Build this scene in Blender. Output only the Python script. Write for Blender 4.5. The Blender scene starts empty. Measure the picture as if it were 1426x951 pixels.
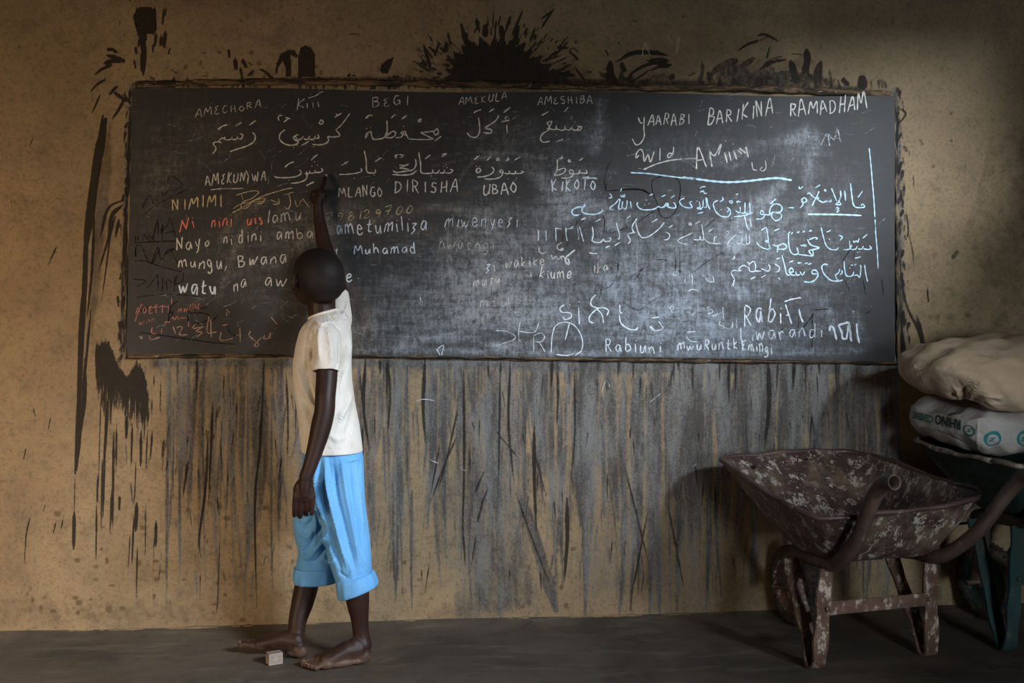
import bpy, bmesh, math, random
import numpy as np
from mathutils import Vector, Matrix
from mathutils.bvhtree import BVHTree

scene = bpy.context.scene
COL = scene.collection
rnd = random.Random(7)
rng = np.random.default_rng(11)

# ------------------------------------------------------------------ camera
F = 1386.0            # focal length in photograph pixels
CX, CY = 713.0, 475.5
TH = math.atan(0.1)   # camera yaw against the wall normal
D0 = 3.7 * math.cos(TH)
H = 1.04
FW = Vector((math.sin(TH), math.cos(TH), 0)); RT = Vector((math.cos(TH), -math.sin(TH), 0))
CAM = Vector((0, -D0, H))
cam = bpy.data.cameras.new('camera'); camo = bpy.data.objects.new('camera', cam); COL.objects.link(camo)
cam.sensor_width = 36; cam.lens = 36 * F / 1426
camo.location = CAM; camo.rotation_euler = (math.pi/2, 0, -TH)
cam.clip_start = 0.05
scene.camera = camo

# ------------------------------------------------------------------ light and exposure
w = bpy.data.worlds.new('world'); scene.world = w; w.use_nodes = True
w.node_tree.nodes['Background'].inputs[0].default_value = (0.75, 0.85, 1, 1)
w.node_tree.nodes['Background'].inputs[1].default_value = 0.3
scene.view_settings.view_transform = 'Standard'; scene.view_settings.look = 'None'
scene.view_settings.gamma = 1; scene.view_settings.use_curve_mapping = False
scene.view_settings.exposure = 0.0

def area(name, loc, target, sx, sy, power, col, spread=180):
    l = bpy.data.lights.new(name, 'AREA'); l.shape = 'RECTANGLE'; l.size = sx; l.size_y = sy
    l.energy = power; l.color = col; l.spread = math.radians(spread)
    o = bpy.data.objects.new(name, l); COL.objects.link(o); o.location = loc
    o.rotation_euler = (Vector(target) - Vector(loc)).to_track_quat('-Z', 'Y').to_euler()
    return o
# sky light falling through the unseen high opening added in the right wall (its sill cuts the light low on the right)
area('sky_light', (4.7, -6.3, 3.85), (-0.2, 0, 0.9), 3.6, 0.5, 1520, (0.82, 0.91, 1.0))
area('window_light', (-2.9, -3.1, 0.95), (-1.6, 0, 0.65), 0.9, 0.9, 17, (1.0, 0.73, 0.46), 74)
area('fill_light', (2.0, -6.25, 1.0), (1.75, 0, 0.25), 0.9, 1.0, 12.5, (0.84, 0.92, 1.0), 60)  # added fill that brightens barrow and sacks; no doorway behind it

# ------------------------------------------------------------------ helpers
def cw(X, D, Z): return CAM + RT*X + FW*D + Vector((0, 0, Z - H))
def P(px, py, d): return cw((px-CX)/F*d, d, H - (py-CY)/F*d)
def wdepth(px, y=0.0): return (D0 + y) / (math.cos(TH) - (px-CX)/F*math.sin(TH))
def wallpt(px, py, y=0.0): return P(px, py, wdepth(px, y))
def floorpt(px, py): return P(px, py, H*F/(py-CY))
st, ct = math.sin(TH), math.cos(TH)
def topx(co):
    co = np.asarray(co, float).reshape(-1, 3); r = co - np.array(CAM)
    X = r[:, 0]*ct - r[:, 1]*st; D = r[:, 0]*st + r[:, 1]*ct
    return CX + F*X/D, CY - F*r[:, 2]/D, D

def tag(o, label=None, cat=None, group=None, kind=None):
    if label: o['label'] = label
    if cat: o['category'] = cat
    if group: o['group'] = group
    if kind: o['kind'] = kind
    return o
def link(name, me, m=None, parent=None, smooth=True):
    o = bpy.data.objects.new(name, me); COL.objects.link(o)
    if m is not None:
        me.materials.clear(); me.materials.append(m)
    if smooth and len(me.polygons): me.polygons.foreach_set('use_smooth', [True]*len(me.polygons))
    if parent is not None:
        o.parent = parent; o.matrix_parent_inverse = Matrix.Translation(-parent.location)
    return o
def empty(name, loc, label, cat, group=None):
    o = bpy.data.objects.new(name, None); COL.objects.link(o); o.location = loc; o.empty_display_size = .1
    return tag(o, label, cat, group)
class MB:
    def __init__(s): s.v = []; s.f = []
    def add(s, vs, fs):
        n = len(s.v); s.v += [tuple(v) for v in vs]; s.f += [tuple(i+n for i in f) for f in fs]; return s
    def rings(s, rings, close=False, cap=True):
        n = len(rings[0]); vs = [p for r in rings for p in r]; fs = []
        m = len(rings)
        for i in range(m if close else m-1):
            a = i*n; b = ((i+1) % m)*n
            for j in range(n):
                k = (j+1) % n; fs.append((a+j, a+k, b+k, b+j))
        if cap and not close:
            fs.append(tuple(range(n))[::-1]); fs.append(tuple((m-1)*n+j for j in range(n)))
        return s.add(vs, fs)
    def ball(s, c, r, ax=None, n=16):
        """ellipsoid; r scalar or 3-tuple, ax 3 axis vectors"""
        if not hasattr(r, '__len__'): r = (r, r, r)
        A = [Vector(a).normalized() for a in ax] if ax else [Vector((1,0,0)), Vector((0,1,0)), Vector((0,0,1))]
        c = Vector(c); rg = []
        for i in range(1, n//2):
            t = math.pi*i/(n//2)
            rg.append([c + A[0]*r[0]*math.sin(t)*math.cos(2*math.pi*j/n) + A[1]*r[1]*math.sin(t)*math.sin(2*math.pi*j/n) + A[2]*r[2]*math.cos(t) for j in range(n)])
        n0 = len(s.v); s.rings(rg, cap=False)
        top = len(s.v); s.v += [tuple(c + A[2]*r[2]), tuple(c - A[2]*r[2])]
        for j in range(n):
            k = (j+1) % n; s.f.append((n0+k, n0+j, top)); b = n0+(len(rg)-1)*n; s.f.append((b+j, b+k, top+1))
        return s
    def tube(s, pts, rad, n=14, cap=True, balls=False, tail=0):
        pts = [Vector(p) for p in pts]
        if not hasattr(rad, '__len__'): rad = [rad]*len(pts)
        rg = []; up = None
        for i, p in enumerate(pts):
            t = (pts[min(i+1, len(pts)-1)] - pts[max(i-1, 0)]).normalized()
            if tail and i >= len(pts)-tail: t = keep
            keep = t
            if up is None:
                up = Vector((0, 0, 1)) if abs(t.z) < .9 else Vector((1, 0, 0))
            a = (up - t*up.dot(t)).normalized(); up = a; b = t.cross(a)
            r = rad[i]; ra, rb = r if hasattr(r, '__len__') else (r, r)
            rg.append([p + a*ra*math.cos(2*math.pi*j/n) + b*rb*math.sin(2*math.pi*j/n) for j in range(n)])
        s.rings(rg, cap=cap)
        if balls:
            for p, r in zip(pts, rad): s.ball(p, r if not hasattr(r, '__len__') else min(r))
        return s
    def box(s, c, size, ax=None, bev=0):
        A = [Vector(a).normalized() for a in ax] if ax else [Vector((1,0,0)), Vector((0,1,0)), Vector((0,0,1))]
        c = Vector(c); hx, hy, hz = [q/2 for q in size]
        vs = [c + A[0]*hx*i + A[1]*hy*j + A[2]*hz*k for k in (-1, 1) for j in (-1, 1) for i in (-1, 1)]
        return s.add(vs, [(0,2,3,1), (4,5,7,6), (0,1,5,4), (2,6,7,3), (0,4,6,2), (1,3,7,5)])
    def mesh(s, name='m'):
        me = bpy.data.meshes.new(name); me.from_pydata(s.v, [], s.f); me.update()
        bm = bmesh.new(); bm.from_mesh(me); bmesh.ops.recalc_face_normals(bm, faces=bm.faces); bm.to_mesh(me); bm.free()
        return me
    def build(s, name, m=None, parent=None, smooth=True, bev=0):
        me = s.mesh(name)
        if bev:
            bm = bmesh.new(); bm.from_mesh(me)
            bmesh.ops.bevel(bm, geom=bm.edges[:], offset=bev, segments=2, affect='EDGES', profile=.6); bm.to_mesh(me); bm.free()
        return link(name, me, m, parent, smooth)
def evaluated(me, mods):
    o = bpy.data.objects.new('tmp', me); COL.objects.link(o)
    for t, kw in mods:
        md = o.modifiers.new(t, t)
        for k, v in kw.items(): setattr(md, k, v)
    dg = bpy.context.evaluated_depsgraph_get(); dg.update()
    r = bpy.data.meshes.new_from_object(o.evaluated_get(dg), depsgraph=dg)
    bpy.data.objects.remove(o); return r
def remesh(me, vox, smooth=4):
    return evaluated(me, [('REMESH', dict(mode='VOXEL', voxel_size=vox)), ('SMOOTH', dict(factor=.5, iterations=smooth))])
def get_co(me):
    a = np.empty(len(me.vertices)*3); me.vertices.foreach_get('co', a); return a.reshape(-1, 3)
def get_no(me):
    a = np.empty(len(me.vertices)*3, dtype=np.float32); me.vertices.foreach_get('normal', a); return a.reshape(-1, 3).astype(float)
def set_co(me, a): me.vertices.foreach_set('co', a.ravel()); me.update()
def catmull(pts, step):
    pts = [np.array(p, float) for p in pts]
    if len(pts) == 1: pts = [pts[0], pts[0] + np.array([1.2, .6])]
    if len(pts) == 2:
        n = max(2, int(np.linalg.norm(pts[1]-pts[0])/step)+1)
        return np.array([pts[0] + (pts[1]-pts[0])*t for t in np.linspace(0, 1, n)])
    closed = np.linalg.norm(pts[0]-pts[-1]) < 1e-6
    Q = ([pts[-2]] if closed else [2*pts[0]-pts[1]]) + pts + ([pts[1]] if closed else [2*pts[-1]-pts[-2]])
    out = []
    for i in range(1, len(Q)-2):
        p0, p1, p2, p3 = Q[i-1:i+3]; n = max(2, int(np.linalg.norm(p2-p1)/step)+1)
        for t in np.linspace(0, 1, n, endpoint=False):
            out.append(.5*((2*p1) + (-p0+p2)*t + (2*p0-5*p1+4*p2-p3)*t*t + (-p0+3*p1-3*p2+p3)*t**3))
    out.append(Q[-2]); return np.array(out)
def folds(me, ridges, front=True, clampd=None):
    """raise real folds: ridges = (photo-space polyline, width px, height m)"""
    co = get_co(me); no = get_no(me); px, py, d = topx(co)
    face = np.clip((no @ -np.array(FW))*2.5 + .2, 0, 1) if front else np.ones(len(co))
    disp = np.zeros(len(co))
    for pts, wd, h in ridges:
        c = catmull(pts, 4.0); m = (px > c[:, 0].min()-3*wd) & (px < c[:, 0].max()+3*wd) & (py > c[:, 1].min()-3*wd) & (py < c[:, 1].max()+3*wd)
        if not m.any(): continue
        dx = px[m][:, None]-c[None, :, 0]; dy = py[m][:, None]-c[None, :, 1]; q = dx*dx+dy*dy
        k = q.argmin(1); t = k/(len(c)-1.0); env = np.clip(np.minimum(t, 1-t)*5, 0.15, 1)
        disp[m] += h*env*np.exp(-q.min(1)/(wd*wd))
    set_co(me, co + no*(disp*face)[:, None]); return me

# ------------------------------------------------------------------ materials
def mat(name, fn, rough=.8, spec=.3):
    m = bpy.data.materials.new(name); m.use_nodes = True; nt = m.node_tree; N = nt.nodes; L = nt.links
    b = N['Principled BSDF']; b.inputs['Roughness'].default_value = rough; b.inputs['Specular IOR Level'].default_value = spec
    class G: pass
    g = G(); g.nt = nt; g.b = b; g.N = N; g.L = L
    tc = N.new('ShaderNodeTexCoord'); g.obj = tc.outputs['Object']
    def setin(sock, v):
        if hasattr(v, 'node'): L.new(v, sock)
        else: sock.default_value = (*v, 1) if hasattr(v, '__len__') and len(v) == 3 and sock.type == 'RGBA' else v
    def noise(scale, detail=4, rough=.55, stretch=None, dist=0, vec=None):
        n = N.new('ShaderNodeTexNoise'); n.inputs['Scale'].default_value = scale; n.inputs['Detail'].default_value = detail
        n.inputs['Roughness'].default_value = rough; n.inputs['Distortion'].default_value = dist
        v = vec or g.obj
        if stretch:
            mp = N.new('ShaderNodeMapping'); mp.inputs['Scale'].default_value = stretch; L.new(v, mp.inputs[0]); v = mp.outputs[0]
        L.new(v, n.inputs['Vector']); return n.outputs['Fac']
    def ramp(f, a, b_, lo=0., hi=1.):
        r = N.new('ShaderNodeMapRange'); r.interpolation_type = 'SMOOTHSTEP'
        setin(r.inputs[0], f); r.inputs[1].default_value = a; r.inputs[2].default_value = b_; r.inputs[3].default_value = lo; r.inputs[4].default_value = hi
        return r.outputs[0]
    def math_(op, a, b_=0.):
        n = N.new('ShaderNodeMath'); n.operation = op; setin(n.inputs[0], a); setin(n.inputs[1], b_); return n.outputs[0]
    def mix(f, a, b_):
        n = N.new('ShaderNodeMix'); n.data_type = 'RGBA'; setin(n.inputs['Factor'], f); setin(n.inputs[6], a); setin(n.inputs[7], b_); return n.outputs[2]
    def attr(nm):
        n = N.new('ShaderNodeAttribute'); n.attribute_name = nm; return n
    def bump(h, s, dist=.004, prev=None):
        n = N.new('ShaderNodeBump'); n.inputs['Strength'].default_value = s; n.inputs['Distance'].default_value = dist
        setin(n.inputs['Height'], h)
        if prev is not None: L.new(prev, n.inputs['Normal'])
        return n.outputs[0]
    g.set = setin; g.noise = noise; g.ramp = ramp; g.math = math_; g.mix = mix; g.attr = attr; g.bump = bump
    fn(g); return m
def col(g, c): g.set(g.b.inputs['Base Color'], c)
def nrm(g, n): g.L.new(n, g.b.inputs['Normal'])

def f_wall(g):
    a = g.attr('mask'); sep = g.N.new('ShaderNodeSeparateColor'); g.L.new(a.outputs['Color'], sep.inputs[0])
    base = g.mix(g.ramp(g.noise(1.3, 5), .35, .7), (.35, .255, .15), (.235, .17, .10))
    base = g.mix(g.ramp(g.noise(9, 8, .75), .42, .72), base, (.21, .155, .095))
    base = g.mix(g.math('MULTIPLY', g.ramp(g.noise(80, 7, .85), .47, .68), .75), base, (.11, .08, .05))
    base = g.mix(g.math('MULTIPLY', g.ramp(g.noise(4, 6, .7, dist=1.2), .62, .68), .22), base, (.2, .15, .1))
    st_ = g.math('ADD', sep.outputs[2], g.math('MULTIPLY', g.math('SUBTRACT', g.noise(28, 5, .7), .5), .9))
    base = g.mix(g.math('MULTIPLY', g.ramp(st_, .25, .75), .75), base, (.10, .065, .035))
    wn = g.math('ADD', g.math('MULTIPLY', g.math('SUBTRACT', g.noise(10, 6, .7, (3.5, 1, .35)), .5), 1.0), g.math('MULTIPLY', g.math('SUBTRACT', g.noise(110, 3, .7, (1, 1, .5)), .5), .7))
    ws = g.math('ADD', sep.outputs[1], wn)
    base = g.mix(g.math('MULTIPLY', g.ramp(ws, .16, .85), .85), base, g.mix(g.ramp(g.math('ADD', g.noise(5, 6, .7, (2.5, 1, .5)), g.math('MULTIPLY', g.math('SUBTRACT', g.noise(120, 4, .8), .5), .5)), .38, .66), (.038, .042, .05), (.17, .175, .18)))
    pn = g.math('ADD', g.math('MULTIPLY', g.math('SUBTRACT', g.noise(45, 5, .75, (1.5, 1, .6)), .5), .55), g.math('MULTIPLY', g.math('SUBTRACT', g.noise(220, 2), .5), .35))
    ps = g.math('ADD', sep.outputs[0], pn)
    base = g.mix(g.ramp(ps, .3, .72, 0, .93), base, (.016, .014, .013))
    col(g, base)
    n = g.bump(g.noise(3, 5, .6), .5, .03); n = g.bump(g.noise(40, 7, .75), .6, .008, n); n = g.bump(g.noise(240, 3, .7), .3, .0015, n); nrm(g, n)
M_WALL = mat('plaster', f_wall, .9, .2)
def f_plain(g):
    base = g.mix(g.ramp(g.noise(1.3, 5), .35, .7), (.13, .10, .07), (.09, .07, .05)); col(g, base)
    nrm(g, g.bump(g.noise(30, 5, .7), .35, .006))
M_PLAIN = mat('plaster_plain', f_plain, .95, .15)
def f_floor(g):
    b = g.mix(g.ramp(g.noise(2.2, 6, .65, dist=.8), .35, .68), (.125, .10, .078), (.07, .058, .045))
    b = g.mix(g.math('MULTIPLY', g.ramp(g.noise(6, 7, .7, (.5, 2.4, 1), dist=.6), .5, .72), .6), b, (.20, .17, .135))
    b = g.mix(g.math('MULTIPLY', g.ramp(g.noise(55, 5, .7), .62, .75), .4), b, (.27, .24, .2))
    b = g.mix(g.math('MULTIPLY', g.ramp(g.noise(3.5, 6, .7, dist=1), .58, .7), .5), b, (.04, .034, .03))
    col(g, b); nrm(g, g.bump(g.noise(90, 4, .7), .3, .002, g.bump(g.noise(5, 6, .65), .5, .02)))
    g.set(g.b.inputs['Roughness'], g.ramp(g.noise(5, 4), .3, .7, .55, .9))
M_FLOOR = mat('earth_cement', f_floor, .8, .3)
def f_board(g):
    a = g.attr('mask'); sep = g.N.new('ShaderNodeSeparateColor'); g.L.new(a.outputs['Color'], sep.inputs[0])
    b = g.mix(g.noise(3, 5), (.020, .019, .020), (.036, .033, .031))
    b = g.mix(g.math('MULTIPLY', g.ramp(g.noise(14, 6, .7, (1, 1, .7)), .5, .8), .5), b, (.07, .06, .05))
    n1 = g.noise(5, 7, .72, (1, 1, 1.6), dist=1.4); n2 = g.noise(55, 5, .75, (1.3, 1, .8)); n3 = g.noise(380, 2, .6)
    d = g.math('ADD', g.math('MULTIPLY', g.math('SUBTRACT', n1, .46), 1.1), g.math('MULTIPLY', g.math('SUBTRACT', n2, .5), 1.1))
    d = g.math('ADD', d, g.math('MULTIPLY', g.math('SUBTRACT', n3, .5), .8))
    s1 = g.noise(7, 6, .75, (1, 1, 9), dist=.4); s2 = g.noise(7, 6, .75, (9, 1, 1.2), dist=.5)
    sk = g.math('ADD', g.math('MULTIPLY', g.math('SUBTRACT', s1, .5), 1.2), g.math('MULTIPLY', g.math('SUBTRACT', s2, .5), 1.2))
    q = g.math('MULTIPLY', g.math('MINIMUM', sep.outputs[0], .95), g.ramp(g.math('ADD', d, g.math('MULTIPLY', sk, .7)), -.55, .75, .1, 1.25))
    d = g.math('MULTIPLY', g.ramp(g.math('ADD', q, g.math('MULTIPLY', g.math('ADD', d, sk), .10)), .04, 1.0), .72)
    dust_lit = g.mix(sep.outputs[1], (.32, .27, .21), (.32, .38, .46))  # chalk dust colour with warm and cool light mixed in
    b = g.mix(d, b, dust_lit)
    sc = g.ramp(g.noise(8, 3, .5, (1, 1, 14), dist=.3), .66, .72); b = g.mix(g.math('MULTIPLY', sc, .12), b, dust_lit)
    col(g, b); nrm(g, g.bump(g.noise(160, 4, .7), .25, .0015, g.bump(g.noise(6, 5), .5, .012)))
M_BOARD = mat('blackboard_paint', f_board, .62, .35)
def f_rim(g):
    n = g.noise(24, 6, .75, (.35, 1, 1.6))
    b = g.mix(g.ramp(n, .42, .6), (.03, .023, .018), (.20, .125, .065)); b = g.mix(g.ramp(g.noise(70, 4, .7, (.4, 1, 1)), .6, .72), b, (.42, .35, .27)) ; col(g, b)
    nrm(g, g.bump(n, .9, .012, g.bump(g.noise(120, 4, .7), .5, .004)))
M_RIM = mat('rim_plaster', f_rim, .85, .25)
def f_rimdark(g):
    n = g.noise(22, 6, .75, (1.6, 1, .4))
    b = g.mix(g.ramp(n, .42, .6), (.022, .02, .018), (.24, .165, .095)); col(g, b); nrm(g, g.bump(n, .9, .01))
M_RIMD = mat('rim_plaster_painted', f_rimdark, .8, .3)
def f_chalk(g):
    a = g.attr('col'); nt = g.nt
    n = g.noise(520, 3, .7); n2 = g.noise(90, 3, .6)
    f = g.math('ADD', g.math('MULTIPLY', g.math('SUBTRACT', n, .5), 1.5), g.math('MULTIPLY', g.math('SUBTRACT', n2, .5), .5))
    f = g.ramp(g.math('ADD', a.outputs['Alpha'], f), .25, .62)
    g.L.new(a.outputs['Color'], g.b.inputs['Base Color'])
    tr = g.N.new('ShaderNodeBsdfTransparent'); mx = g.N.new('ShaderNodeMixShader')
    g.L.new(f, mx.inputs[0]); g.L.new(tr.outputs[0], mx.inputs[1]); g.L.new(g.b.outputs[0], mx.inputs[2])
    g.L.new(mx.outputs[0], g.N['Material Output'].inputs['Surface'])
M_CHALK = mat('chalk', f_chalk, .95, .1)
def f_skin(g):
    c = g.mix(g.ramp(g.noise(7, 4), .35, .7), (.046, .022, .016), (.03, .014, .011)); col(g, g.mix(g.math('MULTIPLY', g.ramp(g.noise(160, 3), .55, .75), .3), c, (.07, .04, .03)))
    nrm(g, g.bump(g.noise(420, 3, .6), .2, .0008))
M_SKIN = mat('skin', f_skin, .48, .45)
def f_foot(g):
    c = g.mix(g.ramp(g.noise(14, 5, .7), .4, .65), (.05, .028, .02), (.13, .085, .06)); col(g, c); nrm(g, g.bump(g.noise(200, 4, .7), .3, .001))
def f_body(g):
    # dusty, paler soles low down: real dust on the feet
    sp = g.N.new('ShaderNodeSeparateXYZ'); g.L.new(g.obj, sp.inputs[0])
    c = g.mix(g.ramp(g.noise(7, 4), .35, .7), (.036, .0165, .012), (.024, .011, .008))
    du = g.math('ADD', g.ramp(sp.outputs[2], .085, .0), g.math('MULTIPLY', g.math('SUBTRACT', g.noise(30, 5, .7), .5), 1.0))
    c = g.mix(g.math('MULTIPLY', g.ramp(du, .35, 1.1), .55), c, (.20, .125, .085))
    col(g, c); nrm(g, g.bump(g.noise(420, 3, .6), .2, .0008, g.bump(g.noise(60, 4, .6), .15, .002)))
M_BODY = mat('skin_body', f_body, .5, .3)
def f_hair(g):
    n = g.noise(420, 3, .8); col(g, g.mix(n, (.007, .0045, .0045), (.026, .018, .016))); nrm(g, g.bump(n, .5, .0015))
M_HAIR = mat('cropped_hair', f_hair, .55, .28)
def f_shirt(g):
    c = g.mix(g.ramp(g.noise(6, 5, .6), .35, .7), (.84, .79, .73), (.76, .69, .61))
    c = g.mix(g.math('MULTIPLY', g.ramp(g.noise(18, 5, .7), .55, .75), .35), c, (.48, .42, .35))
    col(g, c); n = g.bump(g.noise(900, 2, .5), .2, .0006); n = g.bump(g.noise(26, 5, .6, (1, 1, .5), dist=.8), .6, .012, n); nrm(g, n)
    g.b.inputs['Sheen Weight'].default_value = .15
M_SHIRT = mat('white_cotton', f_shirt, .85, .2)
def f_shorts(g):
    c = g.mix(g.ramp(g.noise(5, 4, .6), .35, .7), (.18, .47, .84), (.13, .38, .74))
    c = g.mix(g.math('MULTIPLY', g.ramp(g.noise(30, 5, .7), .55, .8), .3), c, (.32, .56, .8))
    col(g, c); nrm(g, g.bump(g.noise(1100, 2, .5), .15, .0005, g.bump(g.noise(22, 4, .6, (1.4, 1.4, .5), dist=.6), .3, .01)))
M_SHORTS = mat('blue_cotton', f_shorts, .7, .3)
def paintmetal(cold, colp, colr, amt=.55, rough=.6):
    def f(g):
        n = g.noise(30, 9, .78, (1, 1, .6), dist=.12)
        c = g.mix(g.ramp(g.noise(8, 5, .7), .4, .65), cold, colr)
        c = g.mix(g.ramp(n, amt, amt+.05), c, colp)
        c = g.mix(g.math('MULTIPLY', g.ramp(g.noise(90, 4, .7), .55, .7), .45), c, (.02, .014, .012))
        col(g, c); g.set(g.b.inputs['Roughness'], g.ramp(n, .4, .7, .35, .8))
        g.b.inputs['Metallic'].default_value = .25
        nrm(g, g.bump(n, .6, .003, g.bump(g.noise(140, 4, .7), .5, .0015)))
    return f
M_TRAY = mat('rusted_tray', paintmetal((.07, .042, .038), (.42, .37, .31), (.19, .13, .09), .53), .55, .5)
M_TRAYRIM = mat('worn_rim', paintmetal((.06, .032, .034), (.24, .20, .21), (.11, .06, .05), .58), .4, .6)
M_LEG = mat('chipped_steel', paintmetal((.12, .065, .045), (.50, .42, .33), (.17, .10, .07), .53), .6, .4)
M_TUBE = mat('rusty_tube', paintmetal((.075, .05, .042), (.20, .16, .13), (.12, .07, .05), .6), .5, .5)
M_GREEN = mat('green_metal', paintmetal((.022, .05, .042), (.12, .15, .12), (.015, .022, .02), .6), .5, .5)
M_TEALM = mat('teal_metal', paintmetal((.018, .06, .058), (.16, .13, .09), (.03, .045, .04), .58), .5, .5)
M_CRUST = mat('crusted_rim', paintmetal((.26, .2, .15), (.48, .42, .36), (.16, .11, .08), .5), .7, .3)
def f_rubber(g):
    c = g.mix(g.ramp(g.noise(25, 5, .7), .4, .7), (.02, .018, .016), (.09, .065, .045)); col(g, c); nrm(g, g.bump(g.noise(90, 4), .4, .002))
M_RUBBER = mat('old_rubber', f_rubber, .85, .25)
def f_sack(c1, c2, c3):
    def f(g):
        c = g.mix(g.ramp(g.noise(3, 5, .6, (1, 3, 3)), .35, .7), c1, c2)
        c = g.mix(g.math('MULTIPLY', g.ramp(g.noise(12, 6, .7), .5, .75), .5), c, c3); col(g, c)
        wv = g.noise(700, 2, .5); nrm(g, g.bump(wv, .25, .0008, g.bump(g.noise(9, 5, .6, (1, 2.2, 2.2), dist=1.), .35, .02)))
    return f
M_SACK = mat('tan_sackcloth', f_sack((.50, .37, .25), (.38, .27, .175), (.58, .47, .36)), .85, .2)
M_CEM = mat('woven_white_sack', f_sack((.52, .49, .45), (.40, .36, .32), (.60, .60, .60)), .6, .4)
def flat(c, r=.7): return lambda g: (col(g, g.mix(g.math('MULTIPLY', g.ramp(g.noise(60, 4, .7), .55, .75), .4), c, tuple(x*.5+.03 for x in c))))
M_TEAL = mat('teal_ink', flat((.02, .22, .22)), .6); M_INK = mat('dark_green_ink', flat((.02, .05, .045)), .6); M_GINK = mat('faded_green_ink', flat((.06, .16, .12)), .6)
M_CARD = mat('matchbox_card', flat((.30, .23, .19)), .7); M_STRIKE = mat('striker', flat((.16, .09, .06)), .8); M_CARDPALE = mat('matchbox_print', flat((.5, .44, .4)), .7)
M_CH = mat('chalk_stick', flat((.85, .83, .78)), .9); M_EYE = mat('eye', flat((.6, .57, .52)), .2); M_PUP = mat('pupil', flat((.01, .008, .007)), .1)
M_NAIL = mat('nail', flat((.22, .13, .10)), .35)
M_DARK = mat('hollow_shade', flat((.012, .01, .01)), .8)  # near-black colour painting the shade inside tube ends and holes
# ------------------------------------------------------------------ paintable surfaces (albedo masks on a fine vertex grid)
class Field:
    """scalar channels on a wall-parallel grid, addressed in photograph pixels"""
    def __init__(s, xs, zs, y):
        s.xs, s.zs, s.y = xs, zs, y; s.nx, s.nz = len(xs), len(zs)
        X, Z = np.meshgrid(xs, zs)
        co = np.stack([X.ravel(), np.full(X.size, y), Z.ravel()], 1)
        px, py, _ = topx(co); s.px = px.reshape(X.shape); s.py = py.reshape(X.shape); s.co = co
        s.pcol = s.px[0]; s.ch = [np.zeros(X.shape) for _ in range(3)]
    def win(s, x0, x1, y0, y1):
        i0, i1 = np.searchsorted(s.pcol, [x0, x1]); 
        if i1 <= i0: return None
        sub = s.py[:, i0:i1]; ok = np.where((sub.min(1) < y1) & (sub.max(1) > y0))[0]
        if len(ok) == 0: return None
        return slice(ok[0], ok[-1]+1), slice(i0, i1)
    def stroke(s, c, pts, w0, w1=None, a=1., soft=1.2, taper=True, add=False):
        w1 = w0 if w1 is None else w1
        cc = catmull(pts, 4.0); W = max(w0, w1)+soft*2+1
        wn = s.win(cc[:, 0].min()-W, cc[:, 0].max()+W, cc[:, 1].min()-W, cc[:, 1].max()+W)
        if wn is None: return
        px, py = s.px[wn], s.py[wn]; best = np.full(px.shape, -1e9); n = len(cc)
        for i in range(n-1):
            x, y = cc[i]; ex, ey = cc[i+1]-cc[i]; L2 = ex*ex+ey*ey+1e-9; t = i/(n-1); r = (w0+(w1-w0)*t)
            q = np.clip(((px-x)*ex+(py-y)*ey)/L2, 0, 1)
            if taper: r *= min(1, .35+3*min(t, 1-t)) if n > 3 else 1
            best = np.maximum(best, r-np.hypot(px-x-q*ex, py-y-q*ey))
        v = np.clip((best+soft)/(2*soft), 0, 1)*a
        s.put(c, wn, v, add)
    def poly(s, c, pts, a=1., soft=1.0):
        P_ = np.array(pts, float); wn = s.win(P_[:, 0].min()-3, P_[:, 0].max()+3, P_[:, 1].min()-3, P_[:, 1].max()+3)
        if wn is None: return
        px, py = s.px[wn], s.py[wn]; ins = np.zeros(px.shape, bool)
        n = len(P_); 
        for i in range(n):
            x0, y0 = P_[i]; x1, y1 = P_[(i+1) % n]
            c_ = ((y0 > py) != (y1 > py)) & (px < (x1-x0)*(py-y0)/((y1-y0) or 1e-9)+x0); ins ^= c_
        s.put(c, wn, ins*a)
    def blob(s, c, x, y, rx, ry, a=1., p=2, ang=0, add=False):
        R = max(rx, ry)*2.2; wn = s.win(x-R, x+R, y-R, y+R)
        if wn is None: return
        dx, dy = s.px[wn]-x, s.py[wn]-y; ca, sa = math.cos(ang), math.sin(ang)
        u, v = dx*ca+dy*sa, -dx*sa+dy*ca
        s.put(c, wn, a*np.exp(-((np.abs(u)/rx)**p+(np.abs(v)/ry)**p)), add)
    def put(s, c, wn, v, add=False):
        f = s.ch[c]; f[wn] = f[wn]+v if add else np.maximum(f[wn], v)
    def build(s, name, m, parent=None, relief=0.0, hole=None):
        co = s.co.copy()
        if relief:
            X, Z = co[:, 0], co[:, 2]
            co[:, 1] += relief*1.8+relief*(np.sin(X*3.1+1)*np.sin(Z*2.7)+.5*np.sin(X*7.3+Z*5)+.3*np.sin(X*17-Z*13))
        nx, nz = s.nx, s.nz; i = np.arange(nx-1)[None, :]+np.arange(nz-1)[:, None]*nx
        f = np.stack([i, i+1, i+1+nx, i+nx], -1).reshape(-1, 4)
        me = bpy.data.meshes.new(name); me.vertices.add(len(co)); me.vertices.foreach_set('co', co.ravel())
        me.loops.add(f.size); me.loops.foreach_set('vertex_index', f.ravel().astype(np.int32))
        me.polygons.add(len(f)); me.polygons.foreach_set('loop_start', np.arange(0, f.size, 4, dtype=np.int32))
        try: me.polygons.foreach_set('loop_total', np.full(len(f), 4, dtype=np.int32))
        except Exception: pass
        me.update(calc_edges=True); me.validate()
        at = me.attributes.new('mask', 'FLOAT_COLOR', 'POINT')
        rgba = np.ones((len(co), 4), np.float32)
        for k in range(3): rgba[:, k] = np.clip(s.ch[k].ravel(), 0, 1)
        at.data.foreach_set('color', rgba.ravel())
        return link(name, me, m, parent)

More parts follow.
